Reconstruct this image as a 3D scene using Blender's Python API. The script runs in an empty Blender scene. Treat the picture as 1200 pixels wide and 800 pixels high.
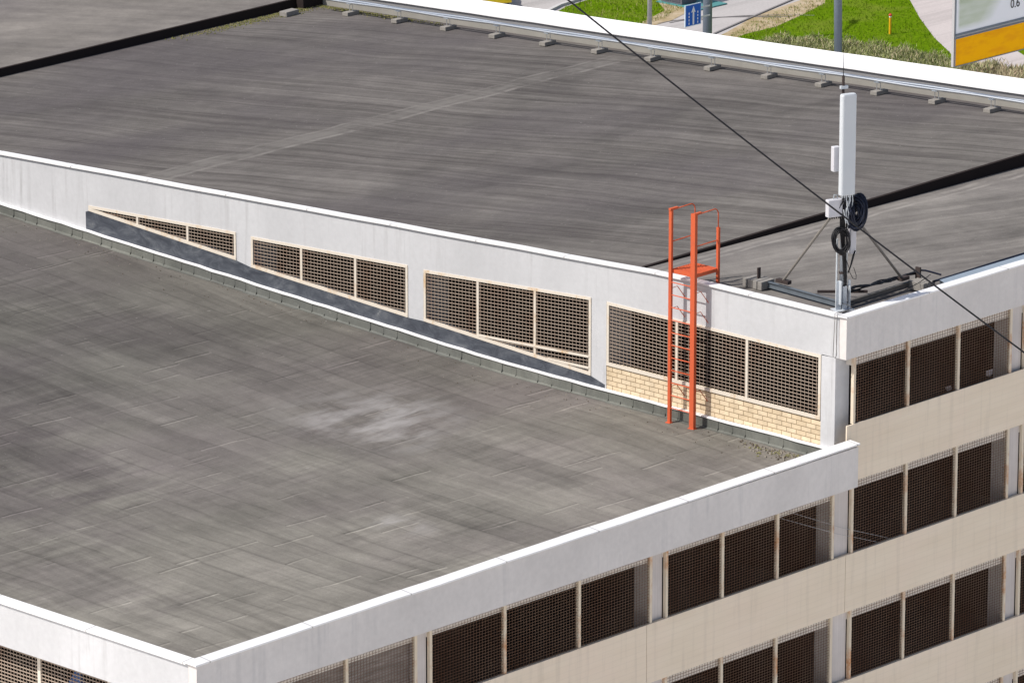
import bpy, bmesh, math, random
from mathutils import Vector, Matrix
random.seed(7)
C = bpy.context.scene.collection
ZG = -22.0

# ------------------------------------------------------------------ helpers
class MB:
    """collects boxes, prisms, tubes and free faces; build() links them as ONE mesh object"""
    def __init__(s): s.v = []; s.f = []; s.m = []; s.mi = 0
    def add(s, vs, fs):
        o = len(s.v); s.v += [tuple(v) for v in vs]
        for f in fs: s.f.append(tuple(o+i for i in f)); s.m.append(s.mi)
        return s
    def box(s, x0, x1, y0, y1, z0, z1):
        return s.add([(x0,y0,z0),(x1,y0,z0),(x1,y1,z0),(x0,y1,z0),(x0,y0,z1),(x1,y0,z1),(x1,y1,z1),(x0,y1,z1)],
                     [(0,3,2,1),(4,5,6,7),(0,1,5,4),(1,2,6,5),(2,3,7,6),(3,0,4,7)])
    def obox(s, c, ax, ay, az, hx, hy, hz):
        c = Vector(c); ax = Vector(ax)*hx; ay = Vector(ay)*hy; az = Vector(az)*hz
        vs = [c-ax-ay-az, c+ax-ay-az, c+ax+ay-az, c-ax+ay-az, c-ax-ay+az, c+ax-ay+az, c+ax+ay+az, c-ax+ay+az]
        return s.add(vs, [(0,3,2,1),(4,5,6,7),(0,1,5,4),(1,2,6,5),(2,3,7,6),(3,0,4,7)])
    def bar(s, p0, p1, w, h, up=(0,0,1)):
        p0 = Vector(p0); p1 = Vector(p1); d = (p1-p0); L = d.length; d.normalize()
        a = d.cross(Vector(up)); a.normalize(); b = a.cross(d)
        return s.obox((p0+p1)/2, d, a, b, L/2, w/2, h/2)
    def tube(s, pts, r, n=8, cap=True):
        pts = [Vector(p) for p in pts]; rings = []
        a = None
        for i, p in enumerate(pts):
            d = (pts[min(i+1, len(pts)-1)] - pts[max(i-1, 0)]).normalized()
            if a is None:
                a = d.orthogonal().normalized()
            else:
                a = (a - d*a.dot(d));
                a = a.normalized() if a.length > 1e-6 else d.orthogonal().normalized()
            b = d.cross(a)
            rr = r[i] if isinstance(r, (list, tuple)) else r
            rings.append([p + (a*math.cos(2*math.pi*k/n) + b*math.sin(2*math.pi*k/n))*rr for k in range(n)])
        vs = [v for ring in rings for v in ring]; fs = []
        for i in range(len(pts)-1):
            for k in range(n):
                fs.append((i*n+k, i*n+(k+1) % n, (i+1)*n+(k+1) % n, (i+1)*n+k))
        if cap:
            fs.append(tuple(range(n-1, -1, -1))); fs.append(tuple((len(pts)-1)*n+k for k in range(n)))
        return s.add(vs, fs)
    def prism_yz(s, poly, x0, x1):
        n = len(poly); vs = [(x0, y, z) for y, z in poly]+[(x1, y, z) for y, z in poly]
        fs = [tuple(range(n)), tuple(range(2*n-1, n-1, -1))]+[(i, i+n, (i+1) % n+n, (i+1) % n) for i in range(n)]
        return s.add(vs, fs)
    def strip(s, ys, top, bot, x0, x1):
        """a wall along y between two height lines, x0..x1 thick"""
        vs = []; fs = []
        for y, t, b in zip(ys, top, bot): vs += [(x0,y,b),(x0,y,t),(x1,y,t),(x1,y,b)]
        for i in range(len(ys)-1):
            for k in range(4):
                a = i*4+k; b2 = i*4+(k+1) % 4
                fs.append((a, b2, b2+4, a+4))
        fs.append((3,2,1,0)); e = (len(ys)-1)*4; fs.append((e,e+1,e+2,e+3))
        return s.add(vs, fs)
    def build(s, name, mat, parent=None, bevel=0, smooth=False):
        me = bpy.data.meshes.new(name); me.from_pydata(s.v, [], s.f)
        for m in (mat if isinstance(mat, list) else [mat]): me.materials.append(m)
        if isinstance(mat, list): me.polygons.foreach_set('material_index', s.m)
        bm = bmesh.new(); bm.from_mesh(me); bmesh.ops.recalc_face_normals(bm, faces=bm.faces); bm.to_mesh(me); bm.free()
        if smooth:
            for p in me.polygons: p.use_smooth = True
        o = bpy.data.objects.new(name, me); C.objects.link(o)
        if parent: o.parent = parent
        if bevel:
            b = o.modifiers.new('bevel', 'BEVEL'); b.width = bevel; b.segments = 2; b.limit_method = 'ANGLE'
        return o

def thing(name, label, cat, loc=(0,0,0), group=None, kind=None):
    o = bpy.data.objects.new(name, None); C.objects.link(o); o.location = loc
    o.empty_display_size = .3
    return tag(o, label, cat, group, kind)
def tag(o, label, cat, group=None, kind=None):
    o['label'] = label; o['category'] = cat
    if group: o['group'] = group
    if kind: o['kind'] = kind
    return o
def structure(o): o['kind'] = 'structure'; return o
def settle(root):
    """parts were built in world coordinates: keep them there under the moved empty"""
    M = Matrix.Translation(root.location).inverted()
    for ch in root.children: ch.matrix_parent_inverse = M
def dup(o, parent=None):
    c = o.copy(); C.objects.link(c)
    if parent: c.parent = parent; c.matrix_parent_inverse = o.matrix_parent_inverse
    for ch in list(o.children): dup(ch, c)
    return c

# ------------------------------------------------------------------ materials
class NT:
    def __init__(s, name):
        s.mat = bpy.data.materials.new(name); s.mat.use_nodes = True
        s.nt = s.mat.node_tree; s.bsdf = s.nt.nodes['Principled BSDF']; s._pos = None
    def n(s, t, **kw):
        x = s.nt.nodes.new(t)
        for k, v in kw.items(): setattr(x, k, v)
        return x
    def l(s, a, b): s.nt.links.new(a, b)
    def pos(s):
        if not s._pos: s._pos = s.n('ShaderNodeNewGeometry').outputs['Position']
        return s._pos
    def map(s, vec, rot=0, scale=(1,1,1), loc=(0,0,0)):
        a = s.n('ShaderNodeMapping'); a.inputs['Rotation'].default_value = (0,0,rot)
        a.inputs['Location'].default_value = loc
        a.inputs['Scale'].default_value = scale; s.l(vec, a.inputs['Vector']); return a.outputs['Vector']
    def noise(s, vec, scale=1, detail=4, rough=.55, dist=0):
        a = s.n('ShaderNodeTexNoise'); a.inputs['Scale'].default_value = scale; a.inputs['Detail'].default_value = detail
        a.inputs['Roughness'].default_value = rough; a.inputs['Distortion'].default_value = dist
        s.l(vec, a.inputs['Vector']); return a.outputs['Fac']
    def ramp(s, fac, stops):
        a = s.n('ShaderNodeValToRGB'); e = a.color_ramp.elements
        while len(e) < len(stops): e.new(.5)
        for x, (p, c) in zip(e, stops):
            x.position = p; x.color = (c, c, c, 1) if not isinstance(c, (tuple, list)) else (*c, 1)
        s.l(fac, a.inputs['Fac']); return a.outputs['Color']
    def mix(s, a, b, fac, mode='MIX'):
        m = s.n('ShaderNodeMix', data_type='RGBA', blend_type=mode)
        for sock, v in ((m.inputs['Factor'], fac), (m.inputs['A'], a), (m.inputs['B'], b)):
            if isinstance(v, (int, float)): sock.default_value = v if sock.type == 'VALUE' else (v, v, v, 1)
            elif isinstance(v, (tuple, list)): sock.default_value = (*v, 1)
            else: s.l(v, sock)
        return m.outputs['Result']
    def math(s, op, a, b=None, c=None):
        m = s.n('ShaderNodeMath', operation=op)
        for i, v in enumerate((a, b, c)):
            if v is None: continue
            if isinstance(v, (int, float)): m.inputs[i].default_value = v
            else: s.l(v, m.inputs[i])
        return m.outputs[0]
    def sep(s, vec):
        m = s.n('ShaderNodeSeparateXYZ'); s.l(vec, m.inputs[0]); return m.outputs
    def out(s, col, rough=.8, metal=0, bump=None, bstr=.2, bdist=.02, spec=.3):
        if isinstance(col, (tuple, list)): s.bsdf.inputs['Base Color'].default_value = (*col, 1)
        else: s.l(col, s.bsdf.inputs['Base Color'])
        if isinstance(rough, (int, float)): s.bsdf.inputs['Roughness'].default_value = rough
        else: s.l(rough, s.bsdf.inputs['Roughness'])
        s.bsdf.inputs['Metallic'].default_value = metal
        s.bsdf.inputs['Specular IOR Level'].default_value = spec
        if bump is not None:
            b = s.n('ShaderNodeBump'); b.inputs['Strength'].default_value = bstr; b.inputs['Distance'].default_value = bdist
            s.l(bump, b.inputs['Height']); s.l(b.outputs[0], s.bsdf.inputs['Normal'])
        return s.mat

def plain(name, col, rough=.7, metal=0, var=.12, scale=3.0, spec=.3):
    t = NT(name); nz = t.noise(t.pos(), scale, 5)
    c = t.mix(tuple(v*(1-var) for v in col), tuple(min(1, v*(1+var)) for v in col), nz)
    return t.out(c, rough, metal, bump=nz, bstr=.08, spec=spec)

def paint(name, col, dirt=(.42,.42,.43), amt=.5, band_dir=None):
    """weathered wall paint: blotches, rain streaks and hairline dirt"""
    t = NT(name); p = t.pos()
    blot = t.noise(p, .55, 6, .6)
    runs = t.noise(t.map(p, 0, (5, 5, .28)), 1, 5, .6)
    fine = t.noise(p, 9, 4, .6)
    m1 = t.math('MULTIPLY', t.ramp(runs, [(.53, 0), (.74, 1)]), t.ramp(blot, [(.40, 0), (.62, 1)]))
    c = t.mix(col, dirt, t.math('MULTIPLY', m1, amt))
    c = t.mix(c, t.ramp(blot, [(.3, .88), (.7, 1.04)]), 1.0, 'MULTIPLY')
    c = t.mix(c, t.ramp(fine, [(.3, .95), (.7, 1.03)]), 1.0, 'MULTIPLY')
    return t.out(c, .75, bump=fine, bstr=.12, bdist=.01)

def bitumen(name, ang, dark, light, tint, streak=(.07, 2.8), roll=None, seam_light=1.25, stripes=1.0, seamline=None, stains=(), darks=(), contrast=(.37, .63), dust=None):
    """weathered roofing felt: brushed streaks along `ang`, clouds, rolls, lap seams"""
    t = NT(name); p = t.pos()
    q = t.map(p, -ang)
    warp = t.noise(p, .12, 2)
    qw = t.n('ShaderNodeVectorMath', operation='ADD'); cmb = t.n('ShaderNodeCombineXYZ')
    t.l(t.math('MULTIPLY', t.math('SUBTRACT', warp, .5), 1.6*stripes), cmb.inputs['Y'])
    t.l(q, qw.inputs[0]); t.l(cmb.outputs[0], qw.inputs[1]); qv = qw.outputs[0]
    s1 = t.noise(t.map(qv, 0, (streak[0], streak[1], 1)), 1, 5, .6)
    s2 = t.noise(t.map(qv, 0, (streak[0]*1.8, streak[1]*2.6, 1)), 1, 4, .65)
    cloud = t.noise(t.map(p, -ang, (.16, .3, .3)), 1, 5, .6, .6)
    cloud2 = t.noise(t.map(p, -ang, (.11, .2, .2), (3, 9, 0)), 1, 3, .5)
    fine = t.noise(p, 26, 4, .7)
    mid = t.noise(p, 3.2, 5, .65)
    f = t.math('ADD', t.math('MULTIPLY', s1, .45), t.math('MULTIPLY', s2, .45))
    f = t.math('ADD', f, t.math('MULTIPLY', mid, .10))
    c = t.mix(dark, light, t.ramp(f, [(contrast[0], 0), (contrast[1], 1)]))
    c = t.mix(c, t.ramp(cloud, [(.32, .74), (.5, 1.0), (.68, 1.14)]), 1.0, 'MULTIPLY')
    c = t.mix(c, tint, t.ramp(cloud2, [(.45, 0), (.62, .6)]))
    c = t.mix(c, t.ramp(fine, [(.25, .86), (.75, 1.13)]), 1.0, 'MULTIPLY')
    for (sx, sy, r, am) in darks:      # old ponding marks, darker and slightly purple
        x, y, z = t.sep(p)
        d = t.math('SQRT', t.math('ADD', t.math('POWER', t.math('SUBTRACT', x, sx), 2), t.math('POWER', t.math('MULTIPLY', t.math('SUBTRACT', y, sy), .45), 2)))
        d = t.math('ADD', d, t.math('MULTIPLY', t.math('SUBTRACT', t.noise(t.map(p, -ang, (.35, 1.6, 1)), 1.0, 5, .65), .5), 2.2*r))
        c = t.mix(c, (.66,.63,.68), t.math('MULTIPLY', t.ramp(t.math('DIVIDE', d, r), [(.35, 1), (1, 0)]), am), 'MULTIPLY')
    if dust:
        x, y, z = t.sep(p)
        yy = t.math('ADD', y, t.math('MULTIPLY', t.math('SUBTRACT', t.noise(p, .16, 3), .5), 9))
        yy = t.math('ADD', yy, t.math('MULTIPLY', x, dust[3]))
        g = t.ramp(t.math('DIVIDE', yy, dust[0]), [(0.05, dust[1]), (.95, dust[2])])
        c = t.mix(c, g, 1.0, 'MULTIPLY')
    mot = t.noise(p, 1.5, 8, .75); c = t.mix(c, t.ramp(mot, [(.36, .86), (.5, 1.0), (.64, 1.13)]), .8, 'MULTIPLY')
    spk = t.noise(p, 11, 2, .5); c = t.mix(c, (.33,.32,.30), t.math('MULTIPLY', t.ramp(spk, [(.70, 0), (.76, 1)]), .35))
    bmp = t.math('ADD', t.math('MULTIPLY', fine, .6), t.math('MULTIPLY', s2, .5))
    if roll:
        rang, rw, rh, strength = roll
        w2 = t.n('ShaderNodeCombineXYZ')
        t.l(t.math('MULTIPLY', t.noise(p, .8, 3), .2), w2.inputs['X']); t.l(t.math('MULTIPLY', t.noise(p, .35, 4), .25), w2.inputs['Y'])
        wob = t.n('ShaderNodeVectorMath', operation='ADD'); t.l(t.map(p, -rang), wob.inputs[0]); t.l(w2.outputs[0], wob.inputs[1])
        u, v, _ = t.sep(wob.outputs[0])
        # felt sheets laid in rows: dark lap lines along the rows, dark and worn-pale lines at the sheet ends, a tone per sheet
        for (L, Wd, off, lap, end_d, end_l, tone) in ((rw, rh, .0, .80, .64, 1.42, .085), (rw*.63, rh*1.0, .45, .88, .74, 1.34, .06)):
            vv = t.math('ADD', t.math('DIVIDE', v, Wd), off); row = t.math('FLOOR', vv)
            wn = t.n('ShaderNodeTexWhiteNoise', noise_dimensions='1D'); t.l(t.math('ADD', row, off*31), wn.inputs['W'])
            uu = t.math('ADD', t.math('DIVIDE', u, L), wn.outputs['Value']); cell = t.math('FLOOR', uu); fr = t.math('SUBTRACT', uu, cell)
            wn2 = t.n('ShaderNodeTexWhiteNoise', noise_dimensions='1D'); t.l(t.math('ADD', t.math('MULTIPLY', cell, 7.31), t.math('MULTIPLY', row, 3.77)), wn2.inputs['W'])
            d = t.math('MULTIPLY', t.math('SUBTRACT', fr, .5), L)
            brk = t.ramp(t.noise(t.map(p, 0, (1,1,1), (L*3, 2, 0)), .55, 4, .6), [(.42, 0), (.56, 1)])
            brk2 = t.ramp(t.noise(t.map(p, 0, (1,1,1), (7, L, 0)), .5, 4, .6), [(.40, .15), (.58, 1)])
            dk = t.ramp(t.math('ADD', t.math('MULTIPLY', d, 4.0), .5), [(.0, 0), (.26, 0), (.38, 1), (.48, 1), (.52, 0)])
            lt = t.ramp(t.math('ADD', t.math('MULTIPLY', d, 4.0), .5), [(.48, 0), (.54, 1), (.66, 1), (.80, 0)])
            lp = t.ramp(t.math('ABSOLUTE', t.math('SUBTRACT', t.math('FRACT', vv), .5)), [(.455, 0), (.485, 1)])
            c = t.mix(c, end_d, t.math('MULTIPLY', dk, brk), 'MULTIPLY'); c = t.mix(c, end_l, t.math('MULTIPLY', lt, brk), 'MULTIPLY')
            c = t.mix(c, lap, t.math('MULTIPLY', lp, brk2), 'MULTIPLY')
            tn = t.math('ADD', 1-tone, t.math('MULTIPLY', wn2.outputs['Value'], 2*tone)); c = t.mix(c, tn, 1.0, 'MULTIPLY')
        cross = t.noise(t.map(p, 0, (.35, 5.5, 1)), 1, 5, .65)      # brush marks across the rolls
        c = t.mix(c, t.ramp(cross, [(.36, .86), (.5, 1.0), (.64, 1.13)]), t.ramp(t.noise(p, .3, 3), [(.42, 0), (.56, .9)]), 'MULTIPLY')
    if seamline:                       # a lap seam right across the deck, two broken pale lines
        x, y, z = t.sep(p)
        yy = t.math('ADD', y, t.math('MULTIPLY', t.math('SUBTRACT', t.noise(p, .35, 3), .5), .5))
        for y0, w, br in seamline:
            d = t.math('ABSOLUTE', t.math('SUBTRACT', yy, y0))
            m = t.ramp(t.math('DIVIDE', d, w), [(.35, 1), (1.0, 0)])
            m = t.math('MULTIPLY', m, t.ramp(t.noise(p, 1.1, 4, .7), [(.38, .1), (.6, 1)]))
            c = t.mix(c, tuple(v*br for v in light), t.math('MULTIPLY', m, .8))
    for (sx, sy, r, br) in stains:     # pale dried puddle marks
        x, y, z = t.sep(p)
        d = t.math('SQRT', t.math('ADD', t.math('POWER', t.math('SUBTRACT', x, sx), 2), t.math('POWER', t.math('MULTIPLY', t.math('SUBTRACT', y, sy), .7), 2)))
        m = t.ramp(t.math('DIVIDE', d, r), [(.2, 1), (1, 0)])
        m = t.math('MULTIPLY', m, t.ramp(t.noise(t.map(p, -ang, (.7, 1.8, 1)), 1.1, 6, .6, .3), [(.42, 0), (.64, 1)]))
        c = t.mix(c, (.30*br, .29*br, .285*br), t.math('MULTIPLY', m, .65))
    return t.out(c, .88, bump=bmp, bstr=.25, bdist=.012, spec=.2)

ANG_UP = math.atan2(-.975, .22)
DARKS = ((-10.9, 11.2, 1.5, .75), (-13.0, 10.2, 1.6, .8), (-6.0, 8.0, .9, .6), (-15.3, 5.9, 1.5, .6), (-3.6, 15.2, 2.0, .4), (-8.5, 15.5, 1.8, .5))
ANG_LOW = math.atan2(-.995, -.10)
m_ramp = bitumen('bitumen_upper', ANG_UP, (.083,.075,.071), (.178,.167,.155), (.098,.088,.092), seamline=((20.0, .10, 1.32), (20.62, .08, 1.15), (20.3, .3, 1.02)), stripes=1.0, dust=(14, (1.2,1.2,1.18), (.97,.96,.965), 0))
m_land = bitumen('bitumen_landing', math.radians(-16), (.130,.120,.112), (.268,.25,.23), (.17,.156,.152), streak=(.16, 1.5), seamline=((5.28, .07, 1.2), (5.5, .09, 1.1)), contrast=(.38,.64))
m_far = bitumen('bitumen_far', math.radians(-60), (.14,.128,.12), (.245,.226,.205), (.15,.135,.137), streak=(.25, .8), contrast=(.34,.66))
m_low = bitumen('bitumen_lower', ANG_LOW, (.112,.106,.096), (.212,.204,.183), (.140,.124,.125), streak=(.16, 2.0), roll=(math.radians(-92), 4.6, 1.0, 1.0),
                stains=((-4.5, 8.7, 1.9, 1.3), (-8.85, 3.6, .7, 1.35), (-3.2, 8.9, 1.3, 1.0)),
                darks=DARKS, contrast=(.30,.70), dust=(15, (1.30,1.28,1.25), (.80,.795,.79), .25))
m_upstand = bitumen('bitumen_upstand', 0, (.135,.14,.126), (.19,.194,.175), (.14,.146,.14), streak=(.8, .8))
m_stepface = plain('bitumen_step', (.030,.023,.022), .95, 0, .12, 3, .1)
m_white = paint('white_paint', (.585,.592,.612), amt=.95)
m_white_shade = paint('white_paint_shade_lift', (.715,.685,.668), amt=.5)  # same paint as the sunlit wall, lightened to brighten the shaded parapets
def colmat():
    t = NT('column_paint'); p = t.pos()
    ln = t.noise(t.map(p, 0, (28, 1, .25)), 1, 4, .6); bl = t.noise(p, .9, 5, .6); st = t.noise(t.map(p, 0, (9, 9, .5)), 1, 5, .65)
    c = t.mix((.60,.555,.535), (.66,.615,.595), t.ramp(ln, [(.38, 0), (.62, 1)]))
    c = t.mix(c, t.ramp(bl, [(.3, .84), (.7, 1.06)]), 1, 'MULTIPLY'); c = t.mix(c, (.30,.25,.22), t.math('MULTIPLY', t.ramp(st, [(.6, 0), (.75, 1)]), .45))
    return t.out(c, .8, bump=ln, bstr=.1)
m_column = colmat()
m_beam = paint('beam_paint', (.84,.78,.71), dirt=(.30,.27,.24), amt=.5)
m_coping = plain('white_metal_coping', (.86,.86,.87), .45, 0, .05, 1.2)
def copmat(axis):
    t = NT('white_metal_coping_'+axis); p = t.pos(); x, y, z = t.sep(p); q = {'x': x, 'y': y}[axis]
    nz = t.noise(p, 1.3, 5, .6)
    c = t.mix((.80,.80,.81), (.88,.88,.89), nz)
    j = t.ramp(t.math('PINGPONG', q, 1.25), [(.012, 1), (.02, 0)]); c = t.mix(c, (.38,.37,.36), t.math('MULTIPLY', j, .7))
    c = t.mix(c, (.50,.48,.45), t.math('MULTIPLY', t.ramp(t.noise(p, 2.2, 6, .75), [(.60, 0), (.70, 1)]), .45))
    return t.out(c, .45)
m_copx = copmat('x'); m_copy = copmat('y')
m_fargrey = plain('grey_metal_flashing', (.25,.25,.26), .6, 0, .15, 1.5)
m_farupstand = plain('pale_upstand', (.30,.29,.265), .85, 0, .18, 2)
m_farcoping = plain('white_metal_far', (.88,.88,.90), .5, 0, .03, .6)
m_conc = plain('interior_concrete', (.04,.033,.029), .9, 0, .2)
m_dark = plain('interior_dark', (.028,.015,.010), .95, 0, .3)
m_block = plain('concrete_block', (.27,.255,.235), .95, 0, .3, 14)
m_galv = plain('galvanised_steel', (.52,.56,.60), .42, .7, .18, 12)
m_galvpale = plain('pale_galvanised', (.60,.64,.68), .5, .25, .15, 10)
m_pipe = plain('zinc_pipe', (.62,.66,.70), .28, .85, .10, 6, .5)
m_black = plain('black_cable', (.012,.012,.015), .45, 0, .3, 20)
m_blue_black = plain('dark_blue_cable', (.014,.018,.035), .4, 0, .3, 20)
m_radome = plain('radome_white', (.60,.635,.67), .45, 0, .03, 4)
m_radio = plain('radio_housing', (.60,.60,.64), .5, 0, .04, 4)
m_stripblue = plain('strip_blue', (.36,.43,.50), .5, .2, .12, 5)
m_beamblue = plain('beam_blue_grey', (.16,.185,.21), .5, .3, .3, 5)
m_strutl = plain('strut_grey', (.27,.25,.225), .5, .3, .15, 10)
m_strut = plain('strut_steel', (.17,.16,.15), .5, .4, .2, 10)
m_darksteel = plain('dark_rusty_steel', (.06,.045,.042), .7, .2, .3, 10)
m_polegrey = plain('pole_grey', (.17,.21,.26), .45, .3, .12, 4)
m_polepale = plain('pole_pale', (.42,.42,.43), .6, .1, .15, 6)

def brickmat():
    t = NT('sand_brick'); p = t.pos(); x, y, z = t.sep(p)
    cm = t.n('ShaderNodeCombineXYZ'); t.l(y, cm.inputs[0]); t.l(z, cm.inputs[1])
    br = t.n('ShaderNodeTexBrick'); t.l(cm.outputs[0], br.inputs['Vector']); br.offset = .5
    br.inputs['Scale'].default_value = 1; br.inputs['Brick Width'].default_value = .253; br.inputs['Row Height'].default_value = .098
    br.inputs['Mortar Size'].default_value = .008; br.inputs['Mortar Smooth'].default_value = .2; br.inputs['Bias'].default_value = 0
    br.inputs['Color1'].default_value = (.80,.66,.47,1); br.inputs['Color2'].default_value = (.70,.56,.38,1); br.inputs['Mortar'].default_value = (.27,.19,.11,1)
    c = t.mix(br.outputs['Color'], t.ramp(t.noise(p, 5, 5), [(.3, .85), (.7, 1.08)]), 1, 'MULTIPLY')
    return t.out(c, .85, bump=br.outputs['Fac'], bstr=-.4, bdist=.008)
m_brick = brickmat()

def rusty(name, col, rust=(.30,.12,.04), lo=.55, hi=.72, sc=2.2):
    t = NT(name); p = t.pos()
    a = t.noise(t.map(p, 0, (1,1,.6)), sc, 5, .65); b = t.noise(p, 14, 4, .6)
    c = t.mix(col, rust, t.math('MULTIPLY', t.ramp(a, [(lo, 0), (hi, 1)]), t.ramp(b, [(.3, .45), (.65, 1)])))
    return t.out(c, .7, bump=b, bstr=.1)
m_frame = rusty('cream_frame', (.72,.655,.565), (.58,.36,.16), .55, .7)
m_mesh = rusty('cream_wire', (.38,.305,.245), (.26,.13,.08), .5, .72, .8)
m_mesh2 = rusty('brown_wire', (.20,.125,.085), (.14,.065,.035), .42, .66, 1.0)
m_post = rusty('cream_post', (.72,.63,.50), (.50,.20,.06), .50, .64, 1.6)
m_orange = rusty('orange_paint', (.62,.118,.046), (.42,.10,.06), .55, .75, 3)

def waterproof():
    t = NT('blue_grey_mastic'); p = t.pos()
    a = t.noise(t.map(p, 0, (1,1.1,2.2)), 1.6, 6, .7, .8)
    c = t.ramp(a, [(.36, (.045,.051,.066)), (.5, (.072,.081,.10)), (.60, (.105,.115,.135)), (.66, (.13,.14,.155)), (.74, (.30,.30,.31))])
    return t.out(c, .75, bump=a, bstr=.2)
m_mastic = waterproof()
def beige():
    t = NT('beige_cladding'); p = t.pos(); x, y, z = t.sep(p)
    a = t.noise(t.map(p, 0, (.5, 1, 4)), 1, 4, .5); b = t.noise(p, .5, 4)
    c = t.mix((.77,.655,.51), (.87,.765,.625), t.ramp(a, [(.15, 0), (.85, 1)]))
    c = t.mix(c, (.87,.72,.60), t.ramp(b, [(.45, 0), (.7, .5)]))
    dr = t.noise(t.map(p, 0, (5, 5, .35)), 1, 5, .6); c = t.mix(c, t.ramp(dr, [(.52, 1.0), (.74, .86)]), 1, 'MULTIPLY')
    w = t.math('PINGPONG', z, .06)
    c = t.mix(c, t.ramp(t.math('DIVIDE', w, .06), [(.0, .955), (.25, 1)]), 1, 'MULTIPLY')
    return t.out(c, .8, bump=a, bstr=.1)
m_beige = beige()
m_board = NT('grey_boards')
def boards():
    t = m_board; p = t.pos()
    a = t.noise(t.map(p, 0, (1.2, 1, 9)), 1.4, 6, .65); k = t.noise(t.map(p, 0, (1.6,1.3,3.2)), 2.6, 5)
    c = t.ramp(a, [(.3, (.19,.165,.15)), (.55, (.30,.27,.25)), (.75, (.40,.37,.35))])
    c = t.mix(c, (.08,.07,.068), t.ramp(k, [(.66, 0), (.76, .6)]))
    return t.out(c, .9, bump=a, bstr=.3)
m_board = boards()

# ------------------------------------------------------------------ profiles (metres; x to the right facade, y along the side wall, z up)
def zc(y):   return 0.0 if y < 3.6 else -(math.sqrt(((y-4.6)*.046)**2+.0004)+(y-4.6)*.046)/2 + (.0 if True else 0)
def zwin(y): # top of the openings in the side wall
    return -.893 if y < 6.6 else (-.893-.062*(y-6.6) if y < 11.8 else -1.215+.0 -.0405*(y-11.8) if y < 17 else -1.425-.049*(y-17))
def zw(y):   return -2.75 + (math.sqrt(((y-9)*.041)**2+.0016)+(y-9)*.041)/2       # white line above the lower roof
def zlow(y): return zw(y) - .235
def zramp(x, y): return -.16+.0106*x-.0435*(y-5.8)
def zland(x): return -.168-.009*x
YM, YE = 5.8, 31.5
XF = 16.5

garage = thing('parking_garage', 'multi storey parking garage with grey bitumen roofs, white parapets and beige bands', 'building', (0,0,ZG))

def deck(name, pts_fn, xs, ys, mat, thick=.2, wob=.012):
    mb = MB(); nx, ny = len(xs), len(ys); vs = []; rnd = random.Random(hash(name) % 1000 if False else len(name))
    for i, x in enumerate(xs):
        for j, y in enumerate(ys):
            e = 0 if i in (0, nx-1) or j in (0, ny-1) else rnd.uniform(-wob, wob)
            vs.append((x, y, pts_fn(x, y)+e))
    n = len(vs); vs += [(x, y, z-thick) for x, y, z in vs]; fs = []
    for i in range(nx-1):
        for j in range(ny-1):
            a = i*ny+j; q = (a, a+ny, a+ny+1, a+1); fs.append(q); fs.append(tuple(n+k for k in reversed(q)))
    for i in range(nx-1):
        for j in (0, ny-1):
            a = i*ny+j; fs.append((a, a+ny, a+ny+n, a+n))
    for j in range(ny-1):
        for i in (0, nx-1):
            a = i*ny+j; fs.append((a, a+1, a+1+n, a+n))
    mb.add(vs, fs)
    o = mb.build(name, mat, garage, smooth=False)
    return o
def lin(a, b, n): return [a+(b-a)*i/n for i in range(n+1)]
deck('roof_deck', lambda x, y: zramp(x, y), lin(.14, XF, 12), lin(YM, YE, 20), m_ramp)
deck('roof_deck', lambda x, y: zland(x), lin(.14, XF, 10), lin(.16, YM-.05, 6), m_land)
deck('roof_deck', lambda x, y: -1.115+.0145*x, lin(.14, XF, 10), lin(YE+.05, 62, 14), m_far)
deck('roof_deck', lambda x, y: zlow(y), lin(-17.63, -.005, 14), lin(-.1, 40, 30), m_low)
# step faces between the roof levels (they face away from the sun)
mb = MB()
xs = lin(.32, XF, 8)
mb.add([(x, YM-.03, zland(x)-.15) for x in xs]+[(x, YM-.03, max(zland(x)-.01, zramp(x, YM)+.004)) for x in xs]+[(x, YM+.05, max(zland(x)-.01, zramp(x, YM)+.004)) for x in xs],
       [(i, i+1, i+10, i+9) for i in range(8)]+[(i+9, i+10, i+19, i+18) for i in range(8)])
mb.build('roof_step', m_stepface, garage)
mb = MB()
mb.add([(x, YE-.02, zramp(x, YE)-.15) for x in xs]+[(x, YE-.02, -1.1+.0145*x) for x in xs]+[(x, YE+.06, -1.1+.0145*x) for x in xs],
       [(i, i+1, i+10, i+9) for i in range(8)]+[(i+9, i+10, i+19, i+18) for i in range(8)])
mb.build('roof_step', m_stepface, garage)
MB().box(15.75, XF-.01, YE-.3, YE-.04, -1.4, -.62).build('kerb_wall', m_stepface, garage, .02)

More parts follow.
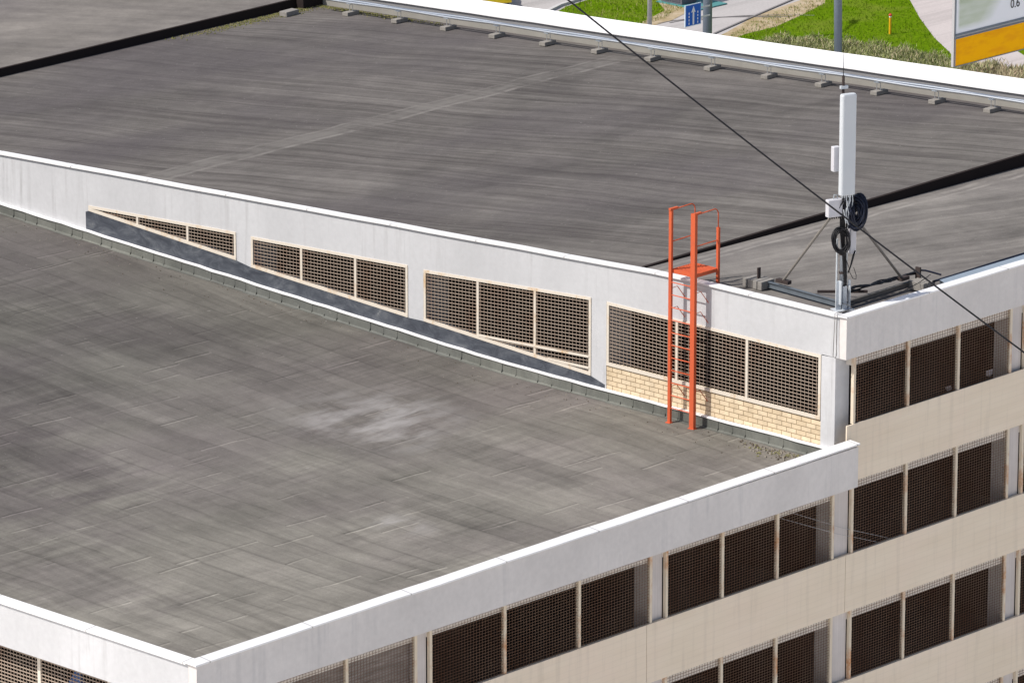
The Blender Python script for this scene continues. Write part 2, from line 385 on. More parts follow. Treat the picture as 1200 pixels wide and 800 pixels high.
# ---- upper parapet along the side wall, with its openings below
ys_all = [.185, .64, 2, 3.2, 3.8, 4.6, 5.4, 6.6, 9, 11.8, 14, 17, 19.5, 21.98]
wall = MB().strip(ys_all, [zc(y)-.035 for y in ys_all], [zwin(y) if y > .6 else -.875 for y in ys_all], 0, .16).build('wall', m_white, garage)
ys2 = [21.98, 24, 27, 31.5, 40, 62]
MB().strip(ys2, [zc(y)-.035 for y in ys2], [-4.5 for y in ys2], 0, .16).build('wall', m_white, garage)
def coping_along_y(x0, x1, ys, zf, mat, th=.035, tilt=0, parent=garage):
    mb = MB(); vs = []; r = random.Random(3)
    for y in ys:
        e = r.uniform(-.006, .006); z = zf(y)+e
        vs += [(x0, y, z-.036), (x0, y, z), (x1, y, z+tilt), (x1, y, z+tilt-th), (x0+.012, y, z-.026), (x0+.012, y, z-.036)]
    fs = []
    for i in range(len(ys)-1):
        for k in range(6):
            a = i*6+k; b = i*6+(k+1) % 6; fs.append((a, b, b+6, a+6))
    fs.append(tuple(range(6))); fs.append(tuple(len(vs)-6+k for k in range(6)))
    mb.add(vs, fs); return mb.build('coping', mat, parent)
def coping_along_x(y0, y1, xs, zf, mat, th=.035, tilt=0, parent=garage):
    mb = MB(); vs = []; r = random.Random(5)
    for x in xs:
        e = r.uniform(-.006, .006); z = zf(x)+e
        vs += [(x, y0, z-.03), (x, y0, z), (x, y1, z+tilt), (x, y1, z+tilt-th), (x, y0+.012, z-.02), (x, y0+.012, z-.03)]
    fs = []
    for i in range(len(xs)-1):
        for k in range(6):
            a = i*6+k; b = i*6+(k+1) % 6; fs.append((a, b, b+6, a+6))
    fs.append(tuple(range(6))); fs.append(tuple(len(vs)-6+k for k in range(6)))
    mb.add(vs, fs); return mb.build('coping', mat, parent)
coping_along_y(-.05, .155, lin(.21, 62, 50), lambda y: zc(y)+.0, m_copy, parent=wall)
# piers between the openings and the corner column
for y0, y1 in ((6.365, 6.775), (11.575, 12.02), (16.79, 17.24)):
    MB().box(.0015, .78, y0, y1, -3.6, zwin((y0+y1)/2)+.02).build('column', m_white, garage)
MB().box(.0, .42, .27, .63, -3.4, -.8765).build('column', m_white, garage)
# wall below the openings: blue-grey mastic band, brick infill
def bot(y):
    for a, b, za, zb in ((6.785, 11.56, -2.544, -2.304), (12.03, 16.78, -2.314, -2.103), (17.25, 21.98, -2.03, -1.76)):
        if a <= y <= b: return za+(zb-za)*(y-a)/(b-a)
    return None
ym = []; zt = []
for (a, za, b, zb) in ((6.785, -2.544, 11.56, -2.304), (12.03, -2.314, 16.78, -2.103), (17.25, -2.03, 21.98, -1.76)):
    ym += lin(a, b, 6); zt += [za+(zb-za)*i/6 for i in range(7)]
ym = [6.40]+ym+[22.08]; zt = [-2.66]+[z-.005 for z in zt]+[-1.80]
MB().strip(ym, zt, [-3.6]*len(ym), -.006, .28).build('waterproofing_band', m_mastic, garage)
MB().box(.012, .26, .632, 6.362, -3.3, -2.245).build('brick_infill', m_brick, garage)
# upstand with lapped felt sheets and its white metal strip
r = random.Random(11)
mb = MB(); y = .3; k = 0
while y < 40:
    w = r.choice((.34, .4, .55, .62, .38)); y2 = min(40, y+w)
    d = (-.05 if k % 2 else -.056)+r.uniform(-.004, .004)
    za, zb = zlow(y), zlow(y2)
    fl = r.uniform(.05, .11)
    mb.add([(-.004, y, za+.215), (d, y, za+.215), (d, y, za+.025), (d-.03, y, za+.006), (d-fl, y, za+.005),
            (-.004, y2, zb+.215), (d, y2, zb+.215), (d, y2, zb+.025), (d-.03, y2, zb+.006), (d-fl, y2, zb+.005)],
           [(i, i+1, i+6, i+5) for i in range(4)]+[(0, 2, 1), (0, 3, 2), (5, 6, 7), (5, 7, 8)])
    if r.random() < .7: mb.box(d-.006, d+.004, y2-.008, y2+.006, zb+.01, zb+.20)
    y = y2; k += 1
ups = mb.build('upstand', m_upstand, garage)
mb = MB(); vs = []; r = random.Random(4); yy = lin(.3, 40, 90)
for y in yy:
    e = r.uniform(-.008, .008); o = r.uniform(-.01, .01); z = zw(y)+e
    vs += [(-.005, y, z+.012), (-.005, y, z-.012), (-.078+o*.5, y, z-.022), (-.078+o*.5, y, z-.0)]
mb.add(vs, [(i*4+k, i*4+(k+1) % 4, i*4+4+(k+1) % 4, i*4+4+k) for i in range(90) for k in range(4)])
mb.build('metal_strip', m_coping, ups)

# ---- window openings in the side wall: cream frame, mullions, three wire panels each
def side_window(y0, y1, t0, t1, b0, b1, mull, extra=None):
    """y0<y1; t/b heights at y0 and y1"""
    T = lambda y: t0+(t1-t0)*(y-y0)/(y1-y0)
    B = lambda y: b0+(b1-b0)*(y-y0)/(y1-y0)
    fw = .062; fr = MB()
    fr.strip([y0, y1], [T(y0), T(y1)], [T(y0)-fw, T(y1)-fw], -.012, .03)
    fr.strip([y0, y1], [B(y0)+fw*1.1, B(y1)+fw*1.1], [B(y0), B(y1)], -.014, .03)
    for a, s in ((y0, 1), (y1, -1)):
        ya, yb = sorted((a, a+s*fw))
        if T(a)-B(a) > .14: fr.strip([ya, yb], [T(ya)-fw, T(yb)-fw], [B(ya)+fw*1.1, B(yb)+fw*1.1], -.010, .03)
    f = fr.build('window_frame', m_frame, garage)
    for m in mull: MB().strip([m-.03, m+.03], [T(m)-fw]*2, [B(m)+fw*1.05]*2, -.008, .03).build('mullion', m_frame, f)
    cuts = [y0+fw]+sorted(mull)+[y1-fw]
    for a, b in zip(cuts, cuts[1:]):
        a += .025; b -= .025; mb = MB(); y = a+.03
        sl = (T(b)-T(a))/(b-a)
        while y < b:                   # uprights
            if T(y)-B(y) > .16: mb.strip([y-.004, y+.004], [T(y)-fw]*2, [B(y)+fw]*2, .004, .012)
            y += .1
        h = .05
        hmax = max(T(a)-B(a), T(b)-B(b))
        while h < hmax-fw:             # wires parallel to the head
            ya, yb = a, b
            z = lambda q: T(q)-fw-h
            # clip where the wire would leave through the sill
            fa, fb = z(a)-B(a)-fw, z(b)-B(b)-fw
            if fa < 0 and fb < 0: h += .073; continue
            if fa < 0: ya = a+(b-a)*(-fa)/(fb-fa)
            if fb < 0: yb = a+(b-a)*fa/(fa-fb)
            if yb-ya > .1: mb.strip([ya, yb], [z(ya)+.0068, z(yb)+.0068], [z(ya)-.0068, z(yb)-.0068], -.004, .006)
            h += .073
        mb.build('wire_mesh', m_mesh, f)
    if extra:
        mb = MB()
        for (ya, za, yb, zb) in extra: mb.bar((-.006, ya, za), (-.006, yb, zb), .03, .045)
        mb.build('lower_rail', m_frame, f)
side_window(.64, 6.35, -.895, -.892, -2.225, -2.235, [2.57, 4.44])
side_window(6.785, 11.56, -.884, -1.187, -2.544, -2.304, [8.36, 9.99], [(6.83, -2.15, 9.96, -2.30), (8.04, -2.17, 8.04, -2.45), (9.46, -2.25, 9.46, -2.36), (6.83, -2.39, 7.98, -2.42)])
side_window(12.03, 16.78, -1.176, -1.41, -2.314, -2.10, [13.59, 15.23])
side_window(17.25, 21.98, -1.40, -1.641, -2.03, -1.765, [18.78, 20.39])

# ---- right-hand facade: parapets, beige bands, columns, beams, wire screens
XR = 17.3
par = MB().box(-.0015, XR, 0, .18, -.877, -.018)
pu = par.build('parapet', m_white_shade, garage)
coping_along_x(-.03, .205, lin(-.04, XR, 16), lambda x: .003, m_copx, parent=pu)
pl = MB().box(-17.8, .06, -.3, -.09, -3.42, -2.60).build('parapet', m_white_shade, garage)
coping_along_x(-.33, -.07, lin(-17.85, .08, 18), lambda x: -2.60+.0045*(x+17.8), m_copx, tilt=.02, parent=pl)
pn = MB().box(-17.8, -17.62, -.088, 60, -3.46, -2.625).build('parapet', m_white, garage)
coping_along_y(-17.85, -17.61, lin(-.065, 60, 30), lambda y: -2.602, m_copy, tilt=.02, parent=pn)
LV = 2.633
band_tops = [-2.238]+[-4.91-LV*i for i in range(6)]
for i, zt_ in enumerate(band_tops):
    h = 1.175 if i < 1 else 1.19
    if i == 0:
        MB().box(.06, XR, .0, .03, zt_-h, zt_).build('spandrel_band', m_beige, garage)
        continue
    edges = [-17.72, -11.68, -5.78, .085, 5.98, 11.88, XR]
    for a, b in zip(edges, edges[1:]):
        MB().box(a+.006, b-.006, .0, .075, zt_-h, zt_).build('spandrel_band', m_beige, garage)
    MB().box(-17.8, -17.5, .245, 60, zt_-h, zt_).build('spandrel_band', m_beige, garage)
BAYS = [tuple(v-.075 for v in b_) for b_ in ((-17.25, -15.5, -13.73, -11.96), (-11.57, -9.6, -7.57, -5.57), (-5.12, -3.5, -1.88, -.22), (.37, 2.04, 3.62, 5.29), (5.77, 7.45, 9.1, 10.75), (11.25, 12.9, 14.55, 16.2))]
rows = [(-.877, -2.238, (3, 4, 5)), (-3.41, -4.91, (0, 1, 2, 3, 4, 5)), (-6.1, -7.543, (0, 1, 2, 3, 4, 5)), (-8.733, -10.176, (0, 1, 2, 3, 4, 5))]
def screen_bay(zt, zb, posts, end):
    """one bay of wire screen, four cream posts"""
    mb = MB(); H = zt-zb; jit = random.Random(int(posts[0]*100+zb*10))
    for a, b in zip(posts, posts[1:]):
        x = a+.07
        while x < b-.03: mb.box(x-.0024, x+.0024, .052, .058, zb, zt); x += .078
        z = zb+.03; tl = jit.uniform(-.006, .006)
        while z < zt-.02:
            mb.bar((a+.03, .046, z-tl), (b-.03, .046, z+tl), .006, .0068); z += .056
    s = mb.build('window_screen', m_mesh2, garage)
    for a in posts:
        p = MB(); p.box(a-.03, a+.035, .018, .032, zb-.003, zt); p.box(a-.03, a-.016, .032, .088, zb-.003, zt)
        n = int(H/.42)
        for k in range(n):
            zz = zb+.2+k*.42; p.box(a-.034, a+.037, .013, .019, zz-.012, zz+.012)
        p.build('post', m_post, s)
    return s
for zt_, zb_, ks in rows:
    x0 = .325 if ks[0] == 3 else -17.75
    for k in ks:
        end = BAYS[k+1][0] if k < 5 else XR
        screen_bay(zt_, zb_, BAYS[k], end)
        c0, c1 = BAYS[k][3]+.06, end-.055
        MB().box(c0, c1, .094, .50, zb_-.4, zt_+.2).build('column', m_column, garage)
    xm = -.03 if zt_ == -3.41 else x0
    MB().box(xm, XR, .10, .52, zt_-.20, zt_+.5 if zt_ > -1 else zt_+.22).build('beam', m_beam, garage)
    if xm != x0: MB().box(x0, xm-.004, .10, .52, zt_-.295, zt_+.22).build('beam', m_beam, garage)
    if ks[0] < 3: MB().box(-17.72, -17.45, .06, .5, zb_-.3, zt_+.01).build('column', m_column, garage)
# boarded-up panel behind the wire in the left bay of the lower block
MB().box(-16.0, -12.06, .20, .228, -4.89, -3.66).build('boarding', m_board, garage)
# left facade of the lower block: posts and wire below the overhanging parapet
mb = MB(); zt_, zb_ = -3.45, -4.905
y = .55
while y < 12: mb.box(-17.47, -17.462, y-.005, y+.005, zb_, zt_); y += .085
z = zb_+.04
while z < zt_: mb.box(-17.482, -17.472, .4, 12, z-.009, z+.009); z += .068
ls = mb.build('window_screen', m_mesh, garage)
for yy_ in (.45, 2.3, 4.17, 6.1, 8.0, 10):
    MB().box(-17.50, -17.46, yy_-.04, yy_+.04, zb_, zt_).build('post', m_frame, ls)
# floors, inner walls added to keep the inside dark, and the far side
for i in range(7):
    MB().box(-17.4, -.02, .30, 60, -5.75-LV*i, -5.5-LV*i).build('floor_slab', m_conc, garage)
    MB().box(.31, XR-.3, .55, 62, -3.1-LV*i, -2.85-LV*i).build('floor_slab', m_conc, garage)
MB().box(6.5, 6.7, .9, 61.9, ZG, -1.4).build('darkening_wall', m_dark, garage)
MB().box(-9.3, -9.1, 5.5, 59.9, ZG, -3.2).build('darkening_wall', m_dark, garage)
MB().box(-.3, -.05, .75, 59.9, ZG, -3.6).build('darkening_wall', m_dark, garage)
MB().box(-17.3, 17, 9.0, 9.2, ZG, -3.6).build('darkening_wall', m_dark, garage)
MB().box(6.71, 17, 5.2, 5.4, ZG, -1.2).build('darkening_wall', m_dark, garage)
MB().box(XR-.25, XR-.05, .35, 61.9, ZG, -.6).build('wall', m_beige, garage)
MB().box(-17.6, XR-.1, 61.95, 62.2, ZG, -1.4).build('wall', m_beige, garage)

# ---- far parapet with its wide sloping white metal cap
ysf = lin(.3, 62, 60)
zf = lambda y: zramp(XF, max(y, YM))+.0
def farstrip(x0, x1, za, zb, name, mat, parent):
    vs = []
    for y in ysf: vs += [(x0, y, zf(y)+za), (x0, y, zf(y)+zb), (x1, y, zf(y)+zb), (x1, y, zf(y)+za)]
    n = len(ysf)
    fs = [(i*4+k, i*4+(k+1) % 4, i*4+4+(k+1) % 4, i*4+4+k) for i in range(n-1) for k in range(4)]+[(0,1,2,3), tuple(n*4-4+k for k in range(4))]
    return MB().add(vs, fs).build(name, mat, parent)
fp = farstrip(XF, XF+.55, -.6, .35, 'parapet', m_fargrey, garage)
farstrip(XF-.06, XF-.002, -.1, .13, 'upstand', m_farupstand, fp)
mb = MB(); vs = []; r = random.Random(8); n = len(ysf)
for y in ysf:
    z = zf(y)+r.uniform(-.006, .006)
    vs += [(XF-.05, y, z+.335), (XF-.05, y, z+.365), (XF+.62, y, z+.53), (XF+.62, y, z+.40)]
mb.add(vs, [(i*4+k, i*4+(k+1) % 4, i*4+4+(k+1) % 4, i*4+4+k) for i in range(n-1) for k in range(4)]+[(0,1,2,3), tuple(n*4-4+k for k in range(4))])
mb.build('coping', m_farcoping, fp)
settle(garage)

# ------------------------------------------------------------------ things on the roof
# concrete blocks under the pipe, and the pipe itself
XP = 15.88
py = [29.62, 27.92, 26.22, 24.53, 22.83, 21.12, 19.42, 17.5, 15.75, 14.08, 12.42, 10.70, 9.06, 7.4]
bl = MB().box(-.2, .2, -.1, .1, 0, .095)
b0 = None
for i, y in enumerate(py):
    if b0 is None:
        b0 = o = bl.build('concrete_block', m_block, None, .008)
    else: o = dup(b0)
    o.location = (XP+random.uniform(-.03, .03), y, zramp(XP, y)+.004); o.rotation_euler = (math.atan(-.046), 0, random.uniform(-.05, .05))
    tag(o, 'small grey concrete block under the zinc pipe along the far parapet', 'block', 'concrete blocks carrying the zinc pipe')
o = dup(b0); o.location = (15.0, 30.95, zramp(15, 30.95)+.004); o.rotation_euler = (0, 0, .1); o.scale = (1.2, 1.2, 1.3)
tag(o, 'pale concrete block lying alone in the mossy dark roof corner', 'block'); 
if 'group' in o: del o['group']
pipe = thing('zinc_pipe_run', 'pair of shiny zinc pipes on thin rods along the far white parapet', 'pipe', (XP, 18, zramp(XP, 18)))
for dx in (-.065, .065):
    MB().tube([(XP+dx, y, zramp(XP, y)+.335+.010*math.sin(y*1.7+dx*30)) for y in lin(6.3, 30.6, 60)], .035, 8).build('pipe', m_pipe, pipe, smooth=True)
for y in py:
    for dy in (-.055, .055):
        MB().tube([(XP, y+dy, zramp(XP, y)+.09), (XP, y+dy, zramp(XP, y)+.295)], .008, 6).build('rod', m_galv, pipe)
    MB().box(XP-.10, XP+.10, y-.075, y+.075, zramp(XP, y)+.287, zramp(XP, y)+.300).build('bracket', m_galv, pipe)
settle(pipe)
# moss in the far corner
def scatter(name, pts_fn, n, mats, seed, size, flat=False):
    r = random.Random(seed); mb = MB()
    for i in range(n):
        q = pts_fn(r)
        if q is None: continue
        x, y, z = q; s = r.uniform(*size); a = r.uniform(0, 6.28); mb.mi = r.randrange(len(mats))
        if flat:
            h = s*.7
            vs = [(x+math.cos(a+k*2.1)*s*r.uniform(.6, 1.2), y+math.sin(a+k*2.1)*s*r.uniform(.6, 1.2), z) for k in range(3)]+[(x, y, z+h)]
            mb.add(vs, [(0,1,3), (1,2,3), (2,0,3)])
        else:
            lx, ly = r.uniform(-.5, .5)*s, r.uniform(-.5, .5)*s; w = s*.14
            mb.add([(x-math.cos(a)*w, y-math.sin(a)*w, z), (x+math.cos(a)*w, y+math.sin(a)*w, z), (x+lx+math.cos(a)*w*.4, y+ly+math.sin(a)*w*.4, z+s*.7), (x+lx*1.5, y+ly*1.5, z+s)],
                   [(0,1,2), (0,2,3)])
    return mb.build(name, mats)
m_moss = plain('moss', (.12,.125,.035), .95, 0, .4, 8); m_moss2 = plain('moss_dry', (.19,.17,.085), .95, 0, .4, 8)
def mosspt(r):
    t = r.random()
    if t < .6:
        x = r.triangular(11.0, 16.2, 15.6); y = YE-.12-abs(r.gauss(0, .22))
    else:
        x = 16.35-abs(r.gauss(0, .14)); y = r.triangular(26.5, 31.3, 31)
    return (x, y, zramp(x, y)+.002)
tag(scatter('moss', mosspt, 1900, [m_moss, m_moss2], 5, (.012, .042), True), 'greenish yellow moss growing in the far roof corner by the dark step', 'moss', None, 'stuff')
m_grav = plain('gravel_pale', (.25,.225,.19), .95, 0, .4, 20); m_grav2 = plain('gravel_dark', (.10,.08,.06), .95, 0, .4, 20); m_grav3 = plain('gravel_leaf', (.20,.19,.09), .95, 0, .4, 20)
def gravpt(r):
    x = -.22-abs(r.gauss(0, .22)); y = r.triangular(.15, 2.6, .6)
    return (x, y, zlow(y)+.002)
tag(scatter('gravel', gravpt, 300, [m_grav, m_grav, m_grav2, m_grav3], 6, (.015, .05), True), 'loose gravel and dirt washed into the lower roof corner beside the brick wall', 'gravel', None, 'stuff')
def grit(r):
    y = r.uniform(2, 24); x = -.2-abs(r.gauss(0, .5)); return (x, y, zlow(y)+.002)
tag(scatter('grit', grit, 260, [m_grav, m_grav2], 16, (.01, .026), True), 'scattered grit along the foot of the long white wall', 'grit', None, 'stuff')

# ---- orange ladder
lad = thing('roof_ladder', 'orange steel ladder with platform and handrails up to the upper roof', 'ladder', (-.3, 4.05, zlow(4)))
YL, YRr = 4.36, 3.735; zf0 = zlow(4)
def channel(y, x, z0, z1, w=.10, d=.055, s=1):
    m = MB(); m.box(x, x+.008, y-w/2, y+w/2, z0, z1); m.box(x+.008, x+d, y-w/2, y-w/2+.008, z0, z1); m.box(x+.008, x+d, y+w/2-.008, y+w/2, z0, z1); return m
rl = channel(YL, -.32, zf0+.004, 1.455, .07).build('rail', m_orange, lad)
rr = channel(YRr, -.34, zf0+.004, 1.475, .115, .075).build('rail', m_orange, lad)
m = MB().box(-.36, -.24, YRr-.075, YRr+.075, zf0, zf0+.012); m.build('foot_plate', m_orange, rr)
m = MB().box(-.36, -.25, YL-.06, YL+.06, zf0, zf0+.012); m.build('foot_plate', m_orange, rl)
z = zf0+.32
while z < .12:
    MB().tube([(-.30, YL-.03, z), (-.30, YRr+.04, z)], .0115, 6).build('rung', m_orange, lad); z += .262
pm = MB(); zp = .21
for y in (YL, YRr):
    pm.bar((-.30, y, zp-.03), (.42, y, zp-.03), .012, .075)
pm.bar((.42, YRr, zp-.03), (.42, YL, zp-.03), .012, .075); pm.bar((-.26, YRr, zp-.03), (-.26, YL, zp-.03), .012, .075)
pf = pm.build('platform', m_orange, lad)
gm = MB(); x = -.22
while x < .41: gm.bar((x, YRr+.01, zp-.005), (x, YL-.01, zp-.005), .028, .02); x += .068
gm.build('grating', m_orange, pf)
for y in (YL, YRr):
    MB().box(.40, .455, y-.028, y+.028, zland(.4)-.0, 1.06).build('rear_post', m_orange, lad)
    top = 1.455
    pts = [(-.30, y, top-.02), (.30, y, top+.0)]+[(.30+.125*math.sin(a), y, top-.125+.125*math.cos(a)) for a in lin(0, math.pi/2, 5)]+[(.425, y, 1.05)]
    MB().tube(pts, .0125, 7).build('handrail', m_orange, lad, smooth=True)
    MB().box(-.335, -.10, y-.03, y+.03, top-.012, top+.022).build('rail_cap', m_orange, lad)
    MB().tube([(-.30, y, .785), (.42, y, .80)], .0125, 6).build('mid_rail', m_orange, lad)
for y in (YL, YRr):
    for zz in (-.20, -.62, -2.25):
        MB().tube([(-.30, y, zz+.02), (-.12, y-.03, zz+.04), (.005, y-.13, zz-.2)], .008, 6).build('wall_bracket', m_orange, lad)
settle(lad)

# ---- antenna mast
MX, MY = .72, .75
TN = Vector((-.94, .35, 0)).normalized(); NN = Vector((-.35, -.94, 0)).normalized()   # sideways (left) and towards the panel's face
P0 = Vector((MX, MY, 0))
def mp(side, front, z): return P0+TN*side+NN*front+Vector((0, 0, z))
mast = thing('antenna_mast', 'galvanised antenna mast with braces, black cable coils and bracket feet at the roof corner', 'antenna mast', (MX, MY, -.16))
MB().tube([(MX, MY, -.13), (MX, MY, 4.15)], .046, 12).build('pole', m_galv, mast, smooth=True)
MB().tube([tuple(mp(-.10, .0, .1)), tuple(mp(-.10, .0, 2.0))], .022, 8).build('conduit', m_galv, mast)
MB().tube([tuple(mp(.09, -.05, -.1)), tuple(mp(.09, -.05, 1.3))], .018, 8).build('conduit', m_galvpale, mast)
fb = MB()
fb.obox(mp(.11, .05, .17), TN, NN, (0,0,1), .05, .015, .30); fb.obox(mp(.085, .10, .24), TN, NN, (0,0,1), .016, .05, .24)
fb.obox(mp(-.02, .09, .12), TN, NN, (0,0,1), .045, .012, .24)
fb.obox(mp(-.16, .02, .16), TN, NN, (0,0,1), .028, .012, .30); fb.obox(mp(-.13, .07, .12), TN, NN, (0,0,1), .012, .05, .24)
fb.obox(mp(0, .05, -.12), TN, NN, (0,0,1), .2, .14, .012)
fb.build('bracket', m_galvpale, mast, .004)
for zz in (.35, .62, 1.0): MB().tube([(MX, MY, zz-.02), (MX, MY, zz+.02)], .058, 12).build('clamp', m_darksteel, mast)
for zz in (2.6, 3.9):
    MB().obox(mp(0, .07, zz), TN, NN, (0,0,1), .06, .09, .035).build('clamp', m_galv, mast)
# base frame: two steel beams on slabs, a diagonal tie, two raking struts
zb0 = -.075
def ibeam(p0, p1, h=.10, w=.07):
    m = MB(); p0 = Vector(p0); p1 = Vector(p1)
    m.bar(p0, p1, .012, h); up = Vector((0,0,h/2)); m.bar(p0+up, p1+up, w, .012); m.bar(p0-up, p1-up, w, .012); return m
ibeam((.84, .86, zb0), (1.02, 3.15, zb0)).build('base_beam', m_beamblue, mast)
ibeam((.86, .80, zb0), (3.22, .86, zb0)).build('base_beam', m_strut, mast)
MB().box(.97, 1.05, 3.14, 3.17, -.14, .22).build('end_plate', m_darksteel, mast)
MB().box(3.21, 3.25, .80, .92, -.14, .22).build('end_plate', m_darksteel, mast)
MB().bar((.93, 1.55, .04), (1.62, .83, .04), .05, .05).build('tie_bar', m_darksteel, mast)
MB().tube([(MX+.02, MY+.05, 2.03), (.97, 2.50, .06)], .028, 8).build('strut', m_strutl, mast)
MB().tube([(MX+.05, MY+.02, 2.03), (2.75, .86, .06)], .028, 8).build('strut', m_strut, mast)
MB().obox((.97, 2.47, .07), (0,1,0), (1,0,0), (0,0,1), .16, .06, .035).build('strut_shoe', m_darksteel, mast)
MB().obox((2.77, .86, .08), (1,0,0), (0,1,0), (0,0,1), .12, .06, .035).build('strut_shoe', m_darksteel, mast)
# cable coils and hanging cables (held on the mast)
def coil(c, nrm, rx, rz, turns, spread, rad, seed, mat, name='cable_coil', lo=.84):
    r = random.Random(seed); m = MB(); n = Vector(nrm).normalized(); u = Vector((0,0,1)); s = n.cross(u).normalized(); u = s.cross(n)
    n0 = n
    for k in range(turns):
        n = (n0+Vector((r.gauss(0, .13), r.gauss(0, .13), r.gauss(0, .16)))).normalized(); s = n.cross(Vector((0,0,1))).normalized(); u = s.cross(n)
        q = r.uniform(lo, 1.1); ex, ez = rx*q, rz*min(1.08, q*r.uniform(.9, 1.15)); off = n*r.uniform(-spread, spread)+s*r.uniform(-.03, .03)+u*r.uniform(-.04, .04); ph = r.uniform(0, .6)
        m.tube([Vector(c)+off+s*math.cos(a)*ex+u*math.sin(a)*ez+n*.03*math.sin(2*a+ph*9) for a in lin(0, 2*math.pi, 22)], rad, 5, False)
    return m.build(name, mat, mast, smooth=True)
coil(mp(-.245, .12, 1.84), (-.9, -.43, .28), .19, .33, 44, .085, .0155, 3, m_blue_black, lo=.35)
coil(mp(-.10, .10, 1.86), (.5, -.8, .1), .13, .27, 20, .06, .012, 4, m_blue_black, lo=.4)
coil(mp(.10, .12, 1.31), (-.72, -.69, .2), .155, .24, 13, .03, .0125, 9, m_black)
r = random.Random(21); m = MB()
for k in range(15):                    # tails between the panel and the coils
    s0 = r.uniform(-.15, .14); s1 = s0+r.uniform(-.13, .13)
    m.tube([tuple(mp(s0, .17, 2.33)), tuple(mp(s0+r.uniform(-.02, .02), .16, 2.15)), tuple(mp(s1, .1+r.uniform(-.03, .06), 1.95)), tuple(mp(s1*.6, .09, 1.7+r.uniform(-.1, .1)))], .0085, 5, False)
for k in range(15):                    # bundle running down the pole
    s0 = r.uniform(-.10, .11)
    m.tube([tuple(mp(s0, .075+r.uniform(-.01, .02), 2.0)), tuple(mp(s0*.8+r.uniform(-.02, .02), .08, 1.5)), tuple(mp(s0*.5-.02, .07, 1.0)), tuple(mp(-.05+r.uniform(-.03, .03), .055, .55)), tuple(mp(-.075+r.uniform(-.02,.02), .03, .12))], r.uniform(.007, .012), 6, False)
m.tube([tuple(mp(-.02, .08, .95)), tuple(mp(-.12, .09, .70)), tuple(mp(-.20, .09, .98)), tuple(mp(-.245, .08, 1.06)), tuple(mp(-.17, .08, .80)), tuple(mp(-.10, .07, .62))], .014, 6, False)
m.tube([tuple(mp(-.10, .09, .68)), tuple(mp(-.2, .09, .50)), tuple(mp(-.27, .09, .47)), tuple(mp(-.28, .08, .55)), tuple(mp(-.22, .08, .72))], .007, 5, False)
m.build('cable', m_black, mast, smooth=True)
m = MB()
for k in range(9):
    s0 = r.uniform(-.17, .10); z0_ = r.uniform(1.75, 2.15)
    m.tube([tuple(mp(s0, .20, z0_+.16)), tuple(mp(s0+r.uniform(-.03,.03), .21, z0_)), tuple(mp(s0+r.uniform(-.07,.07), .20, z0_-.12))], .010, 5)
m.build('jumper_cable', m_galvpale, mast)
m = MB()
for k in range(6):
    a = .9+r.uniform(0, .1)
    m.tube([(x, a+.03*math.sin(x*4+k*1.3)+r.uniform(-.03, .03), .075+.03*abs(math.sin(x*3+k))+(.07*math.exp(-(x-1.35)**2*9) if k < 4 else 0)) for x in lin(.85, 3.3, 22)], .015, 6, False)
m.build('cable', m_black, mast, smooth=True)
m = MB()
m.tube([tuple(mp(.03, .05, .02)), (.60, .45, .03), (.42, .22, .045), (-.055, .26, .035), (-.06, .27, -.4), (-.055, .29, -.84), (-.06, .235, -.87), (-.055, .20, -.8), (-.055, .22, -.3), (-.05, .21, .03), (.3, .2, .045)], .0065, 5, False)
m.build('cable', m_strut, mast, smooth=True)
m = MB().tube([(.80, .66, .02), (1.4, .60, -.08), (2.2, .58, -.1), (2.9, .56, .02), (3.3, .60, .1)], .008, 5, False); m.build('cable', m_black, mast)
settle(mast)
# panel antenna
def rounded_panel(w, d, z0, z1, c, rad=.05):
    pts = []
    for sx, sy, a0 in ((1,1,0), (-1,1,90), (-1,-1,180), (1,-1,270)):
        for k in range(5):
            a = math.radians(a0+k*22.5); pts.append((sx*(w/2-rad)+math.cos(a)*rad, sy*(d/2-rad)+math.sin(a)*rad))
    n = len(pts); vs = []
    for z, sc in ((z0, .97), (z0+.012, 1), (z1-.03, 1), (z1, .9)):
        vs += [c+TN*(p[0]*sc)+NN*(p[1]*sc)+Vector((0,0,z)) for p in pts]
    fs = [tuple(range(n)), tuple(3*n+k for k in range(n))]+[(j*n+k, j*n+(k+1) % n, j*n+n+(k+1) % n, j*n+n+k) for j in range(3) for k in range(n)]
    return MB().add(vs, fs)
PA = thing('panel_antenna', 'tall white panel antenna clamped to the top of the mast', 'antenna', tuple(mp(0, .2, 2.3)))
rounded_panel(.335, .14, 2.25, 4.27, mp(.03, .19, 0)).build('radome', m_radome, PA, smooth=False)
for k in range(6): MB().tube([tuple(mp(-.10+k*.045, .19, 2.19)), tuple(mp(-.10+k*.045, .19, 2.26))], .014, 8).build('connector', m_galv, PA)
settle(PA)
W = thing('whip_antenna', 'thin whip antenna on a black base above the white panel', 'antenna', tuple(mp(.06, 0, 4.15)))
MB().tube([tuple(mp(.05, .02, 4.15)), tuple(mp(.05, .02, 4.60))], .028, 8).build('base', m_darksteel, W)
MB().tube([tuple(mp(.05, .02, 4.60)), tuple(mp(.05, .02, 5.25))], [.009, .004], 6).build('rod', m_black, W)
MB().obox(mp(.04, .03, 4.37), TN, NN, (0,0,1), .08, .03, .03).build('clamp', m_galvpale, W)
settle(W)
